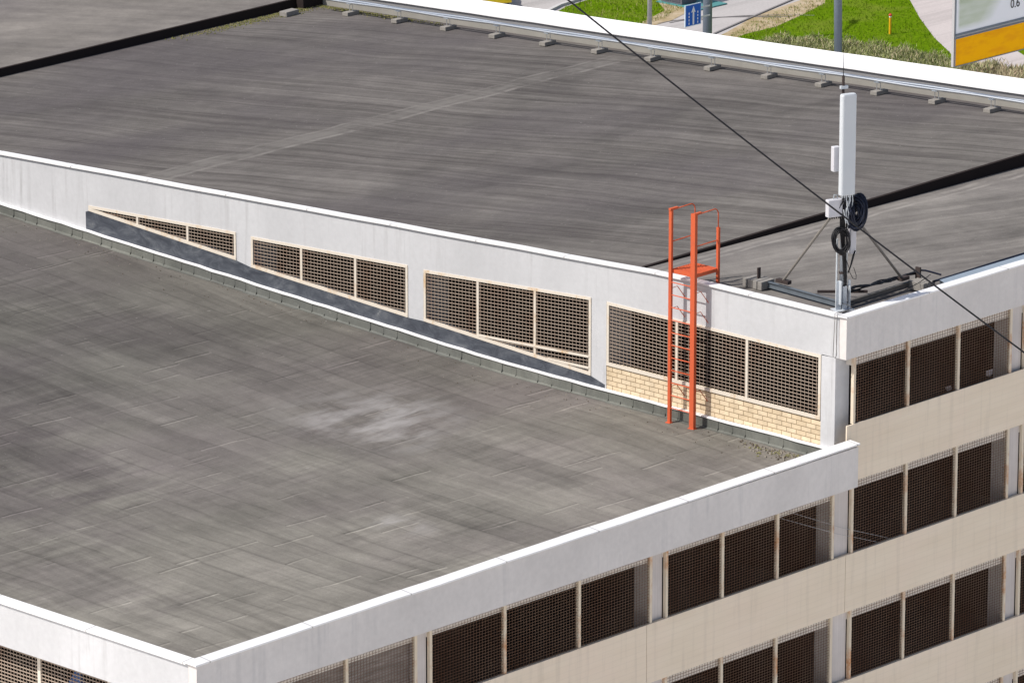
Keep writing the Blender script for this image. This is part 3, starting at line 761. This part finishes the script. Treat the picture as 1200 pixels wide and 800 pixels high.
def radio(name, label, side, front, z0, z1, w, d, mat, cat='radio unit', ears=True):
    t = thing(name, label, cat, tuple(mp(side, front, z0)))
    MB().obox(mp(side, front, (z0+z1)/2), TN, NN, (0,0,1), w/2, d/2, (z1-z0)/2).build('housing', mat, t, .012)
    if ears:
        MB().tube([tuple(mp(side-.07, front, z1)), tuple(mp(side-.07, front, z1+.07)), tuple(mp(side+.0, front, z1+.09)), tuple(mp(side+.02, front, z1))], .012, 6).build('handle', m_galv, t)
        for k in range(5): MB().tube([tuple(mp(side-.11+k*.05, front, z0-.05)), tuple(mp(side-.11+k*.05, front, z0+.005))], .013, 6).build('connector', m_black, t)
    settle(t)
radio('radio_unit', 'white box radio unit on the left of the mast below the panel', .235, .06, 1.80, 2.15, .32, .13, m_radio)
radio('radio_unit', 'small pale radio unit behind the left edge of the white panel', .195, .02, 2.70, 3.20, .15, .12, m_radio, ears=False)
radio('radio_unit', 'slim grey radio unit behind the cables low on the right of the mast', -.235, -.02, .98, 1.78, .13, .10, m_radio, ears=False)
# ballast slabs at the beam ends
def slab_stack(name, label, c, ax, n, d):
    t = thing(name, label, 'ballast', c); ax = Vector(ax); ay = Vector((-ax.y, ax.x, 0)); c = Vector(c)
    rr = random.Random(int(c.y*10))
    for k in range(n):
        MB().obox(c+Vector((0,0,.04))+ax*(-.13*k+.18)+Vector((0,0,.0)), ax, ay, (0,0,1), .055, .20, .085).build('slab', m_block, t, .006)
    settle(t)
slab_stack('ballast_slabs', 'row of dark concrete ballast slabs holding the left beam end', (.98, 3.12, -.12), (.0, -1, 0), 4, .1)
slab_stack('ballast_slabs', 'grey concrete ballast slabs near the right beam end', (3.05, .66, -.12), (1, 0, 0), 3, .1)
m = MB()
for k in range(3): m.tube([(x, .40+.03*k+.012*math.sin(x*1.1+k), .03-.004*x+.012*math.sin(x*.8+k)) for x in lin(3.2, 17, 30)], .021, 6, False)
m.tube([(3.22, .90, .15), (3.36, .78, .14), (3.55, .52, .06)], .02, 6, False)
cb = thing('cable_run', 'dark blue cable bundle on a pale metal strip behind the right parapet', 'cable', (3.2, .62, zland(3.2)))
m.build('cable', m_blue_black, cb, smooth=True)
m = MB(); m.add([(3.3, .225, -.01), (17.2, .225, -.01), (17.2, .36, .035), (3.3, .36, .035), (3.3, .36, -.20), (17.2, .36, -.20)], [(0,1,2,3), (3,2,5,4)])
m.build('metal_strip', m_stripblue, cb); settle(cb)
# overhead cable
A = Vector((-10.6, -3.45, 7.88)); B = Vector((-6.77, -9.67, 2.59)); D = B-A
pts = [A+D*t+Vector((0, 0, .05*((t-.5)**2*4-1)-.0)) for t in lin(-3.2, 3.2, 60)]
tag(MB().tube(pts, .0165, 7).build('overhead_cable', m_black), 'black overhead cable sagging diagonally across the view in front of the mast', 'cable')
# two thin wires strung in front of the wire screens
tag(MB().tube([(-1.62, .06, -3.62), (0, .04, -4.32), (1.57, .06, -4.92)], .0045, 5).build('thin_wire', m_polepale), 'thin pale wire across the screens, the upper of two parallel ones', 'wire', 'thin wires across the screens')
tag(MB().tube([(-1.85, .06, -3.70), (-.2, .04, -4.39), (1.17, .06, -4.90)], .0045, 5).build('thin_wire', m_polepale), 'thin pale wire across the screens, the lower of two parallel ones', 'wire', 'thin wires across the screens')
# litter behind the wire
def rag(name, label, c, s, seed, mat):
    r = random.Random(seed); bm = bmesh.new(); bmesh.ops.create_icosphere(bm, subdivisions=1, radius=1)
    for v in bm.verts: v.co *= r.uniform(.45, 1.25); v.co = Vector((v.co.x*s[0], v.co.y*s[1], v.co.z*s[2]))
    me = bpy.data.meshes.new(name); bm.to_mesh(me); bm.free(); me.materials.append(mat)
    o = bpy.data.objects.new(name, me); C.objects.link(o); o.location = c; return tag(o, label, 'litter')
m_rag = plain('grey_plastic', (.36,.33,.34), .6, 0, .2, 10)
rag('plastic_bag', 'crumpled grey bag on the ledge beside the middle post of the top bay', (3.40, .16, -2.19), (.11, .04, .07), 2, m_rag)
rag('plastic_bag', 'pale scrap of sheeting leaning by the column of the top bay', (4.72, .16, -2.15), (.10, .03, .10), 5, m_rag)

# ------------------------------------------------------------------ ground beyond the building
def poly(name, pts, z, mat, kind='structure'):
    me = bpy.data.meshes.new(name); bm = bmesh.new()
    f = bm.faces.new([bm.verts.new((x, y, z)) for x, y in pts]); bmesh.ops.triangulate(bm, faces=[f])
    bmesh.ops.recalc_face_normals(bm, faces=bm.faces)
    for q in bm.faces:
        if q.normal.z < 0: q.normal_flip()
    bm.to_mesh(me); bm.free(); me.materials.append(mat)
    o = bpy.data.objects.new(name, me); C.objects.link(o); o['kind'] = kind; return o
def asphalt(name, a, b):
    t = NT(name); p = t.pos(); n1 = t.noise(p, .35, 5); n2 = t.noise(p, 9, 4, .7); n3 = t.noise(t.map(p, math.radians(-40), (.05, 1.2, 1)), 1, 4)
    c = t.mix(a, b, n1); c = t.mix(c, t.ramp(n2, [(.3, .9), (.7, 1.08)]), 1, 'MULTIPLY'); c = t.mix(c, t.ramp(n3, [(.35, .82), (.5, 1)]), 1, 'MULTIPLY')
    return t.out(c, .9, bump=n2, bstr=.1)
m_road = asphalt('pale_asphalt', (.43,.41,.405), (.50,.475,.465)); m_pave = asphalt('pink_paving', (.50,.45,.44), (.57,.52,.505)); m_bounce = asphalt('bounce_ground', (.82,.78,.73), (.87,.83,.78))
m_kerb = plain('kerb_stone', (.55,.54,.53), .9); m_kerb_d = plain('kerb_dark', (.2,.19,.19), .9)
def lawnmat():
    t = NT('lawn_turf'); p = t.pos(); a = t.noise(p, .5, 5, .6); b = t.noise(p, 6, 5, .7); d = t.noise(p, .22, 4)
    c = t.mix((.055,.125,.001), (.15,.25,.004), t.ramp(b, [(.3, 0), (.7, 1)])); c = t.mix(c, (.19,.22,.035), t.ramp(a, [(.5, 0), (.72, .6)]))
    return t.out(c, .95, bump=b, bstr=.4, bdist=.05, spec=.03)
m_lawn = lawnmat()
def dirtmat():
    t = NT('bare_earth'); p = t.pos(); a = t.noise(p, 1.3, 6, .7)
    c = t.ramp(a, [(.3, (.20,.20,.06)), (.45, (.36,.28,.16)), (.62, (.50,.41,.29)), (.75, (.30,.22,.14))])
    return t.out(c, .95, bump=a, bstr=.3)
m_dirt = dirtmat()
poly('ground', [(-700,-700), (900,-700), (900,900), (-700,900)], ZG, m_bounce)  # out-of-view ground by the facade, made very pale to bounce light onto it
poly('road', [(60,60), (150,60), (150,150), (60,150)], ZG+.004, m_road)
poly('pavement', [(104.1,83.9), (101.54,81.51), (98.95,78.81), (96.43,75.95), (94.75,73.76), (93.69,72.58), (87.11,66.82), (93.39,60.18), (126,74.67), (126,100)], ZG+.008, m_pave)
poly('verge', [(89.93,82.57), (91.31,83.02), (94.0,84.03), (95.9,84.47), (98.35,84.88), (101.14,87.03), (102.5,85.6), (99,82), (89,80.5), (88.4,81.3)], ZG+.010, m_dirt)
LB = [(89.26,81.6), (91.51,82.2), (93.52,82.2), (96.04,82.9), (98.46,83.7), (101.65,86.2), (104.1,83.9), (101.54,81.51), (98.95,78.81), (96.43,75.95), (94.75,73.76), (93.69,72.58), (87.11,66.82), (80.36,73.94)]
LA = [(88.99,90.78), (90.34,91.34), (92.0,91.58), (95.89,95.16), (97.19,93.8), (93.78,88.96), (93.51,87.49), (91.5,86.67), (90.51,86.5), (89.35,86.28), (85.91,83.55)]
LC = [(97.17,72.36), (98.37,72.72), (101.69,73.97), (99.55,69.15), (94.86,67.3), (95.61,69.87)]
for P in (LA, LB, LC): poly('lawn', P, ZG+.014, m_lawn)
poly('verge', [(93.9,89.3), (94.6,89.6), (95.2,88.6), (93.6,87.0), (91.4,86.2), (90.3,86.1), (89.2,85.9), (90.3,86.9), (92.6,87.7)], ZG+.018, m_dirt)
def kerb(pts, w, h, mat, label=None):
    m = MB()
    for a, b in zip(pts, pts[1:]): m.bar((*a, ZG+h/2), (*b, ZG+h/2), w, h)
    return structure(m.build('kerb', mat))
kerb([(86.78,81.48), (90.72,83.17), (96.01,84.61), (98.09,85.15), (101.91,86.21)], .10, .05, m_kerb_d)
kerb([(88.74,91.05), (90.14,91.55), (91.17,91.71), (92.39,91.93), (94.31,92.18)], .18, .12, m_kerb)
m = MB()
for off in (0, .55, 1.6):
    m.tube([(90.5+t*.9+off*.8, 86.2-t*t*.12-off*.5, ZG+.006) for t in lin(0, 5, 14)], .03, 4, False)
structure(m.build('road_crack', m_kerb_d))
def inside(P, x, y):
    c = False; j = len(P)-1
    for i in range(len(P)):
        if (P[i][1] > y) != (P[j][1] > y) and x < (P[j][0]-P[i][0])*(y-P[i][1])/(P[j][1]-P[i][1])+P[i][0]: c = not c
        j = i
    return c
m_g1 = plain('grass_blade', (.085,.158,.006), .9, 0, .3, 6, .03); m_g2 = plain('grass_blade_pale', (.16,.22,.02), .9, 0, .3, 6, .03); m_g3 = plain('grass_blade_dry', (.27,.24,.09), .9, 0, .3, 6)
def grass_pt(P):
    x0, x1 = min(p[0] for p in P), max(p[0] for p in P); y0, y1 = min(p[1] for p in P), max(p[1] for p in P)
    def f(r):
        x, y = r.uniform(x0, x1), r.uniform(y0, y1)
        return (x, y, ZG+.012) if inside(P, x, y) else None
    return f
tag(scatter('grass', grass_pt(LB), 26000, [m_g1, m_g1, m_g2], 31, (.05, .13)), 'bright green lawn grass around the yellow marker post', 'grass', None, 'stuff')
tag(scatter('grass', grass_pt(LA), 14000, [m_g1, m_g2, m_g2, m_g3], 32, (.05, .13)), 'yellowish green grass on the far wedge of lawn beyond the road', 'grass', None, 'stuff')
tag(scatter('grass', grass_pt(LC), 3000, [m_g1, m_g1, m_g2], 33, (.05, .13)), 'small green lawn patch below the orange billboard strip', 'grass', None, 'stuff')
VG = [(89.4,81.9), (91.4,82.75), (93.9,83.7), (95.9,84.1), (98.3,84.6), (101.2,86.7), (102.5,85.6), (98.5,83.2), (93.5,81.8), (90,81)]
tag(scatter('grass', grass_pt(VG), 5200, [m_g2, m_g3, m_g1], 34, (.04, .12)), 'sparse dry grass on the sandy verge beside the road', 'grass', None, 'stuff')
# dry shrub strip along the foot of the building side
HL = [(90.0,81.2), (90.6,80.4), (91.75,79.0), (92.6,77.2), (93.0,75.2), (93.0,73.0), (93.1,70.9), (93.6,68.9), (94.2,66.4), (95,63)]
m_h1 = plain('shrub_leaf', (.22,.25,.08), .95, 0, .4, 5); m_h2 = plain('shrub_straw', (.50,.43,.28), .95, 0, .35, 5); m_h3 = plain('shrub_twig', (.36,.27,.19), .95, 0, .35, 5); m_h4 = plain('shrub_pale', (.36,.38,.19), .95, 0, .35, 5)
def hedge_pt(lo, hi):
    def f(r):
        t = r.uniform(lo, hi)*(len(HL)-1.001); i = int(t); u = t-i
        x = HL[i][0]+(HL[i+1][0]-HL[i][0])*u; y = HL[i][1]+(HL[i+1][1]-HL[i][1])*u
        d = r.uniform(-.35, 2.8); hgt = (.42+.14*math.sin(t*9)+.08*math.sin(t*23+d*5)); hgt = max(.1, hgt)*(.4 if d < .15 else 1)
        return (x-d*.9+r.gauss(0, .1), y-d*.25+r.gauss(0, .1), ZG+.01+max(0, r.random())*hgt)
    return f
tag(scatter('shrubbery', hedge_pt(.12, .72), 30000, [m_h1, m_h4, m_h4, m_h1, m_h2], 41, (.05, .16)), 'low greyish green shrub strip between the lawn and the white parapet', 'shrubs', None, 'stuff')
tag(scatter('shrubbery', hedge_pt(.66, 1), 13000, [m_h2, m_h3, m_h2, m_h4], 42, (.06, .22)), 'dry straw coloured shrubs below the orange billboard', 'shrubs', None, 'stuff')
# yellow marker post
mk = thing('marker_post', 'yellow marker post with red cap standing on the lawn', 'post', (95.71, 77.77, ZG))
m_yel = plain('marker_yellow', (.78,.42,.015), .5, 0, .08); m_red = plain('marker_red', (.50,.05,.02), .5, 0, .1); m_wht = plain('sign_white', (.80,.82,.85), .5, 0, .03)
MB().tube([(95.71,77.77,ZG), (95.71,77.77,ZG+.74)], .055, 10).build('shaft', m_yel, mk)
MB().tube([(95.71,77.77,ZG+.74), (95.71,77.77,ZG+.80)], .058, 10).build('band', m_wht, mk)
MB().tube([(95.71,77.77,ZG+.80), (95.71,77.77,ZG+.84), (95.71,77.77,ZG+.90)], [.075,.08,.03], 10).build('cap', m_red, mk)
settle(mk)
# poles
def pole(name, label, x, y, r0, r1, h, mat, lean=(0,0), extras=()):
    t = thing(name, label, 'pole', (x, y, ZG))
    MB().tube([(x, y, ZG-.1), (x+lean[0]*h, y+lean[1]*h, ZG+h)], [r0, r1], 14).build('shaft', mat, t, smooth=True)
    MB().box(x-r0*1.6, x+r0*1.6, y-r0*1.6, y+r0*1.6, ZG, ZG+.06).build('base_plate', mat, t)
    top = Vector((x+lean[0]*h, y+lean[1]*h, ZG+h))
    MB().tube([top-Vector((0,0,.1)), top+Vector((.5,.3,.5)), top+Vector((1.6,1,.75))], .05, 8).build('arm', mat, t)
    MB().obox(top+Vector((1.9,1.2,.74)), (.85,.53,0), (-.53,.85,0), (0,0,1), .38, .15, .07).build('lamp_head', m_polepale, t, .03)
    for z in extras: MB().tube([(x, y, ZG+z), (x, y, ZG+z+.14)], r0*1.12, 14).build('strap', m_darksteel, t)
    settle(t); return t
pole('lamp_post', 'thick dark grey lamp post carrying the blue road sign', 82.29, 76.18, .195, .175, 11, m_polegrey)
pole('lamp_post', 'slim grey lamp post rising in front of the lawn and shrubs', 83.66, 70.44, .165, .155, 11, m_polegrey, (-.012, .012))
pl_ = pole('lamp_post', 'thin pale lamp post with dark straps beside the far wedge of lawn', 86.42, 83.01, .10, .085, 10, m_polepale, (0,0), (2.75, 3.35))
MB().tube([(86.40, 83.05, ZG+3.95), (86.1, 83.5, ZG+4.2), (85.7, 84.0, ZG+4.9)], .03, 6).build('strut', m_darksteel, pl_); settle(pl_)
# blue road sign
m_signblue = plain('sign_blue', (.003,.11,.52), .45, 0, .05); m_signedge = plain('sign_edge', (.62,.75,.88), .45, 0, .03)
sg = thing('road_sign', 'square blue road sign with white upward arrow and dashed lane lines', 'road sign', (81.1, 75.9, -18.98))
sx0, sx1, sz0, sz1, sy = 80.66, 81.62, -18.985, -18.10, 75.93
MB().box(sx0, sx1, sy, sy+.03, sz0, sz1).build('border', m_signedge, sg)
MB().box(sx0+.05, sx1-.03, sy-.006, sy, sz0+.03, sz1-.03).build('face', m_signblue, sg)
m = MB(); cx = (sx0+sx1)/2+.01; y0, y1 = sy-.012, sy-.006
m.box(cx-.045, cx+.045, y0, y1, sz0+.05, sz0+.56)
m.add([(cx-.125, y0, sz0+.55), (cx+.125, y0, sz0+.55), (cx, y0, sz0+.80), (cx-.125, y1, sz0+.55), (cx+.125, y1, sz0+.55), (cx, y1, sz0+.80)], [(0,1,2), (5,4,3), (0,3,4,1), (1,4,5,2), (2,5,3,0)])
m.build('arrow', m_wht, sg)
for dx in (-.26, .26):
    m = MB()
    for k in range(4): m.box(cx+dx-.025, cx+dx+.025, y0, y1, sz0+.08+k*.135, sz0+.165+k*.135)
    m.build('lane_line', m_wht, sg)
MB().box(sx1-.05, 82.2, sy+.03, sy+.06, -18.75, -18.69).build('clamp', m_galv, sg); MB().box(sx1-.05, 82.2, sy+.03, sy+.06, -18.36, -18.30).build('clamp', m_galv, sg)
settle(sg)
# billboard, its lower left corner in view
m_bw = NT('billboard_print')
def bwmat():
    t = m_bw; p = t.pos(); x, y, z = t.sep(p)
    u = t.math('SUBTRACT', x, 59.23); v = t.math('SUBTRACT', z, -11.0)
    n = t.noise(t.map(p, 0, (.35, 1, 1.6)), 1.5, 3, .5)
    fx = t.math('MULTIPLY', t.ramp(u, [(.10, 0), (.22, 1)]), t.ramp(t.math('DIVIDE', t.math('ADD', u, t.math('MULTIPLY', v, -.9)), 3.2), [(.30, 1), (.55, 0)]))
    fz = t.ramp(v, [(.10, 0), (.3, 1)])
    g = t.mix((.36,.46,.26), (.60,.66,.56), t.ramp(n, [(.35, 0), (.65, 1)]))
    c = t.mix((.84,.87,.92), g, t.math('MULTIPLY', t.math('MULTIPLY', fx, fz), .85))
    return t.out(c, .4)
m_bw = bwmat()
def obmat():
    t = NT('billboard_orange'); p = t.pos(); n = t.noise(t.map(p, 0, (.9, 1, 3)), 1.3, 4, .6)
    c = t.mix((1.0,.49,.0), (.92,.40,.004), t.ramp(n, [(.45, 0), (.62, 1)])); return t.out(c, .6, spec=.05)
m_or = obmat(); m_casegrey = plain('case_grey', (.42,.42,.43), .5, 0, .05)
bb = thing('billboard', 'large price billboard with white panel above an orange strip', 'billboard', (63, 45.4, ZG))
BX, BY = 59.2, 45.0; bw_ = 7.6
MB().box(BX-.02, BX+bw_, BY, BY+.10, -12.08, -7.6).build('case', m_casegrey, bb)
MB().box(BX+.03, BX+bw_-.03, BY-.02, BY, -12.06, -11.14).build('orange_panel', m_or, bb)
MB().box(BX+.06, BX+bw_-.05, BY-.02, BY, -10.98, -7.65).build('white_panel', m_bw, bb)
fm = MB()
for za in (-12.075, -11.135, -11.03, -10.985): fm.box(BX-.005, BX+bw_, BY-.035, BY-.021, za-.014, za+.014)
for xa in (BX+.012, BX+bw_-.02): fm.box(xa, xa+.03, BY-.035, BY-.021, -12.08, -7.6)
fm.build('trim', m_polegrey, bb)
MB().box(65.2, 65.6, BY+.11, BY+.51, ZG, -7.8).build('support_post', m_polegrey, bb)
cu = bpy.data.curves.new('price', 'FONT'); cu.body = '0.6'; cu.size = .42; cu.extrude = .004
to = bpy.data.objects.new('price_tmp', cu); C.objects.link(to); bpy.context.view_layer.update()
me = bpy.data.meshes.new_from_object(to.evaluated_get(bpy.context.evaluated_depsgraph_get())); bpy.data.objects.remove(to)
me.materials.clear(); me.materials.append(m_black)
po = bpy.data.objects.new('lettering', me); C.objects.link(po); po.parent = bb
settle(bb)
po.matrix_parent_inverse = Matrix.Translation(bb.location).inverted()
po.location = (62.10, BY-.03, -10.56); po.rotation_euler = (math.pi/2, 0, 0)

# vehicles
def car(label, loc, rz, col, L=4.3, Wd=1.75, H=1.45, van=False):
    cm_ = plain('car_paint', col, .3, .2, .03, 2, .5)
    root = thing('parked_van' if van else 'parked_car', label, 'van' if van else 'car', loc); root.rotation_euler = (0, 0, rz)
    prof = [(-L/2, .35), (-L/2+.03, .85), (-L/2+.75, .95), (L/2-.5, .98), (L/2-.02, .85), (L/2, .35)]
    if van: prof = [(-L/2, .35), (-L/2+.05, 1.0), (-L/2+.6, 1.15), (-L/2+1.1, H-.1), (-L/2+1.5, H), (L/2-.1, H), (L/2, H-.2), (L/2, .35)]
    def ext(pr, w0, w1, name, mat, parent, bev=.04):
        n = len(pr); zs = [z for _, z in pr]; zl, zh = min(zs), max(zs)
        wf = lambda z: w0+(w1-w0)*((z-zl)/(zh-zl))
        vs = [(x, -wf(z)/2, z) for x, z in pr]+[(x, wf(z)/2, z) for x, z in pr]
        return MB().add(vs, [tuple(range(n)), tuple(range(2*n-1, n-1, -1))]+[(i, i+n, (i+1) % n+n, (i+1) % n) for i in range(n)]).build(name, mat, parent, bev)
    b = ext(prof, Wd, Wd-.12, 'body', cm_, root)
    if not van:
        cab = [(-L/2+.95, .93), (-L/2+1.65, H-.05), (-L/2+1.95, H), (L/2-1.1, H-.02), (L/2-.35, .95)]
        ext(cab, Wd-.14, Wd-.45, 'cabin', m_carglass, root)
        ext([(-L/2+1.62, H-.05), (-L/2+1.95, H+.012), (L/2-1.1, H-.005), (L/2-.9, H-.1)], Wd-.44, Wd-.5, 'roof', cm_, root, .01)
    else:
        ext([(-L/2+.72, 1.2), (-L/2+1.12, H-.2), (-L/2+2.1, H-.2), (-L/2+2.1, 1.2)], Wd+.01, Wd-.09, 'window', m_carglass, root, .0)
    for sx in (-L/2+.8, L/2-.8):
        for s in (-1, 1):
            w = MB().tube([(sx, s*(Wd/2-.2), .32), (sx, s*(Wd/2+.005), .32)], .32, 18).build('wheel', m_tyre, root)
            MB().tube([(sx, s*(Wd/2+.004), .32), (sx, s*(Wd/2+.02), .32)], .2, 14).build('rim', m_galv, w)
    for s in (-1, 1):
        MB().obox((-L/2+.04, s*(Wd/2-.28), .72), (1,0,0), (0,1,0), (0,0,1), .05, .16, .08).build('headlight', m_wht, root)
        MB().obox((L/2-.03, s*(Wd/2-.25), .76), (1,0,0), (0,1,0), (0,0,1), .05, .13, .09).build('tail_light', m_red, root)
m_cab = plain('cabinet_grey', (.15,.14,.17), .5); m_cabd = plain('cabinet_door', (.10,.095,.12), .5); m_teal = plain('teal_shadow_slab', (.09,.27,.27), .7)
m_carglass = plain('car_glass', (.02,.025,.03), .1, 0, .1, 2, .5); m_tyre = plain('tyre', (.02,.02,.02), .8, 0, .2)
car('bright yellow car half cut off by the white far parapet', (88.30, 94.55, ZG+.01), math.radians(60), (.75,.55,.01), 3.9)
car('silver grey car behind the yellow car beyond the far parapet', (87.1, 97.0, ZG+.01), math.radians(-42), (.42,.42,.44))
ut = thing('utility_cabinet', 'dark grey utility cabinet with its teal shadow laid as a slab at the edge of the far lawn', 'cabinet', (94.3, 88.3, ZG))
MB().box(93.75, 94.7, 87.75, 88.95, ZG+.06, ZG+1.7).build('body', m_cab, ut, .02)
MB().box(93.70, 94.75, 87.70, 89.0, ZG+1.7, ZG+1.76).build('roof', m_polegrey, ut)
for y0_ in (87.85, 88.38): MB().box(93.73, 93.749, y0_, y0_+.48, ZG+.15, ZG+1.6).build('door', m_cabd, ut)
MB().box(93.6, 95.4, 86.6, 89.1, ZG+.02, ZG+.06).build('slab', m_teal, ut)  # teal sheet laid in for the shadow beside the cabinet
settle(ut)
rag('bundle', 'blue and white bundle behind the cream wire screen of the lower left facade', (-17.2, 3.42, -4.22), (.15, .30, .60), 12, plain('blue_cloth', (.10,.20,.48), .7, 0, .45, 5))

# ------------------------------------------------------------------ camera, light, world
cx_, cy_ = Vector((.687649, -.726043, 0)), None
f_, H_ = 6470.0, 1837.0
pit = math.atan2(H_, f_); az = math.radians(43.445)
F = Vector((math.cos(az)*math.cos(pit), math.sin(az)*math.cos(pit), -math.sin(pit)))
Rv = Vector((math.sin(az), -math.cos(az), 0)); U = Rv.cross(F)
cam = bpy.data.cameras.new('camera'); cam.sensor_width = 36; cam.lens = f_/1200*36; cam.clip_start = 1; cam.clip_end = 3000
co = bpy.data.objects.new('camera', cam); C.objects.link(co)
M = Matrix(((Rv.x, U.x, -F.x), (Rv.y, U.y, -F.y), (Rv.z, U.z, -F.z))).to_4x4()
M.translation = (-79.90653, -66.67269, 28.99559); co.matrix_world = M
bpy.context.scene.camera = co

EL = math.radians(50); hx, hy = -.906, .423
S = Vector((hx*math.cos(EL), hy*math.cos(EL), math.sin(EL)))
sun = bpy.data.lights.new('sun', 'SUN'); sun.energy = 3.6; sun.angle = math.radians(.53); sun.color = (1, .955, .89)
so = bpy.data.objects.new('sun', sun); C.objects.link(so); so.rotation_euler = S.to_track_quat('Z', 'Y').to_euler(); so.location = S*60
w = bpy.data.worlds.new('World'); bpy.context.scene.world = w; w.use_nodes = True
nt = w.node_tree; sky = nt.nodes.new('ShaderNodeTexSky'); sky.sky_type = 'NISHITA'; sky.sun_disc = False
sky.sun_elevation = EL; sky.sun_rotation = math.atan2(hx, hy); sky.air_density = 1; sky.dust_density = 3.0; sky.ozone_density = 1
bg = nt.nodes['Background']; bg.inputs['Strength'].default_value = .095; nt.links.new(sky.outputs[0], bg.inputs['Color'])
sc = bpy.context.scene
sc.view_settings.view_transform = 'Standard'; sc.view_settings.look = 'None'; sc.view_settings.exposure = .16; sc.view_settings.gamma = 1
sc.view_settings.use_curve_mapping = False
sc.render.engine = 'CYCLES'; sc.cycles.max_bounces = 6; sc.cycles.diffuse_bounces = 4
sc.cycles.use_denoising = True
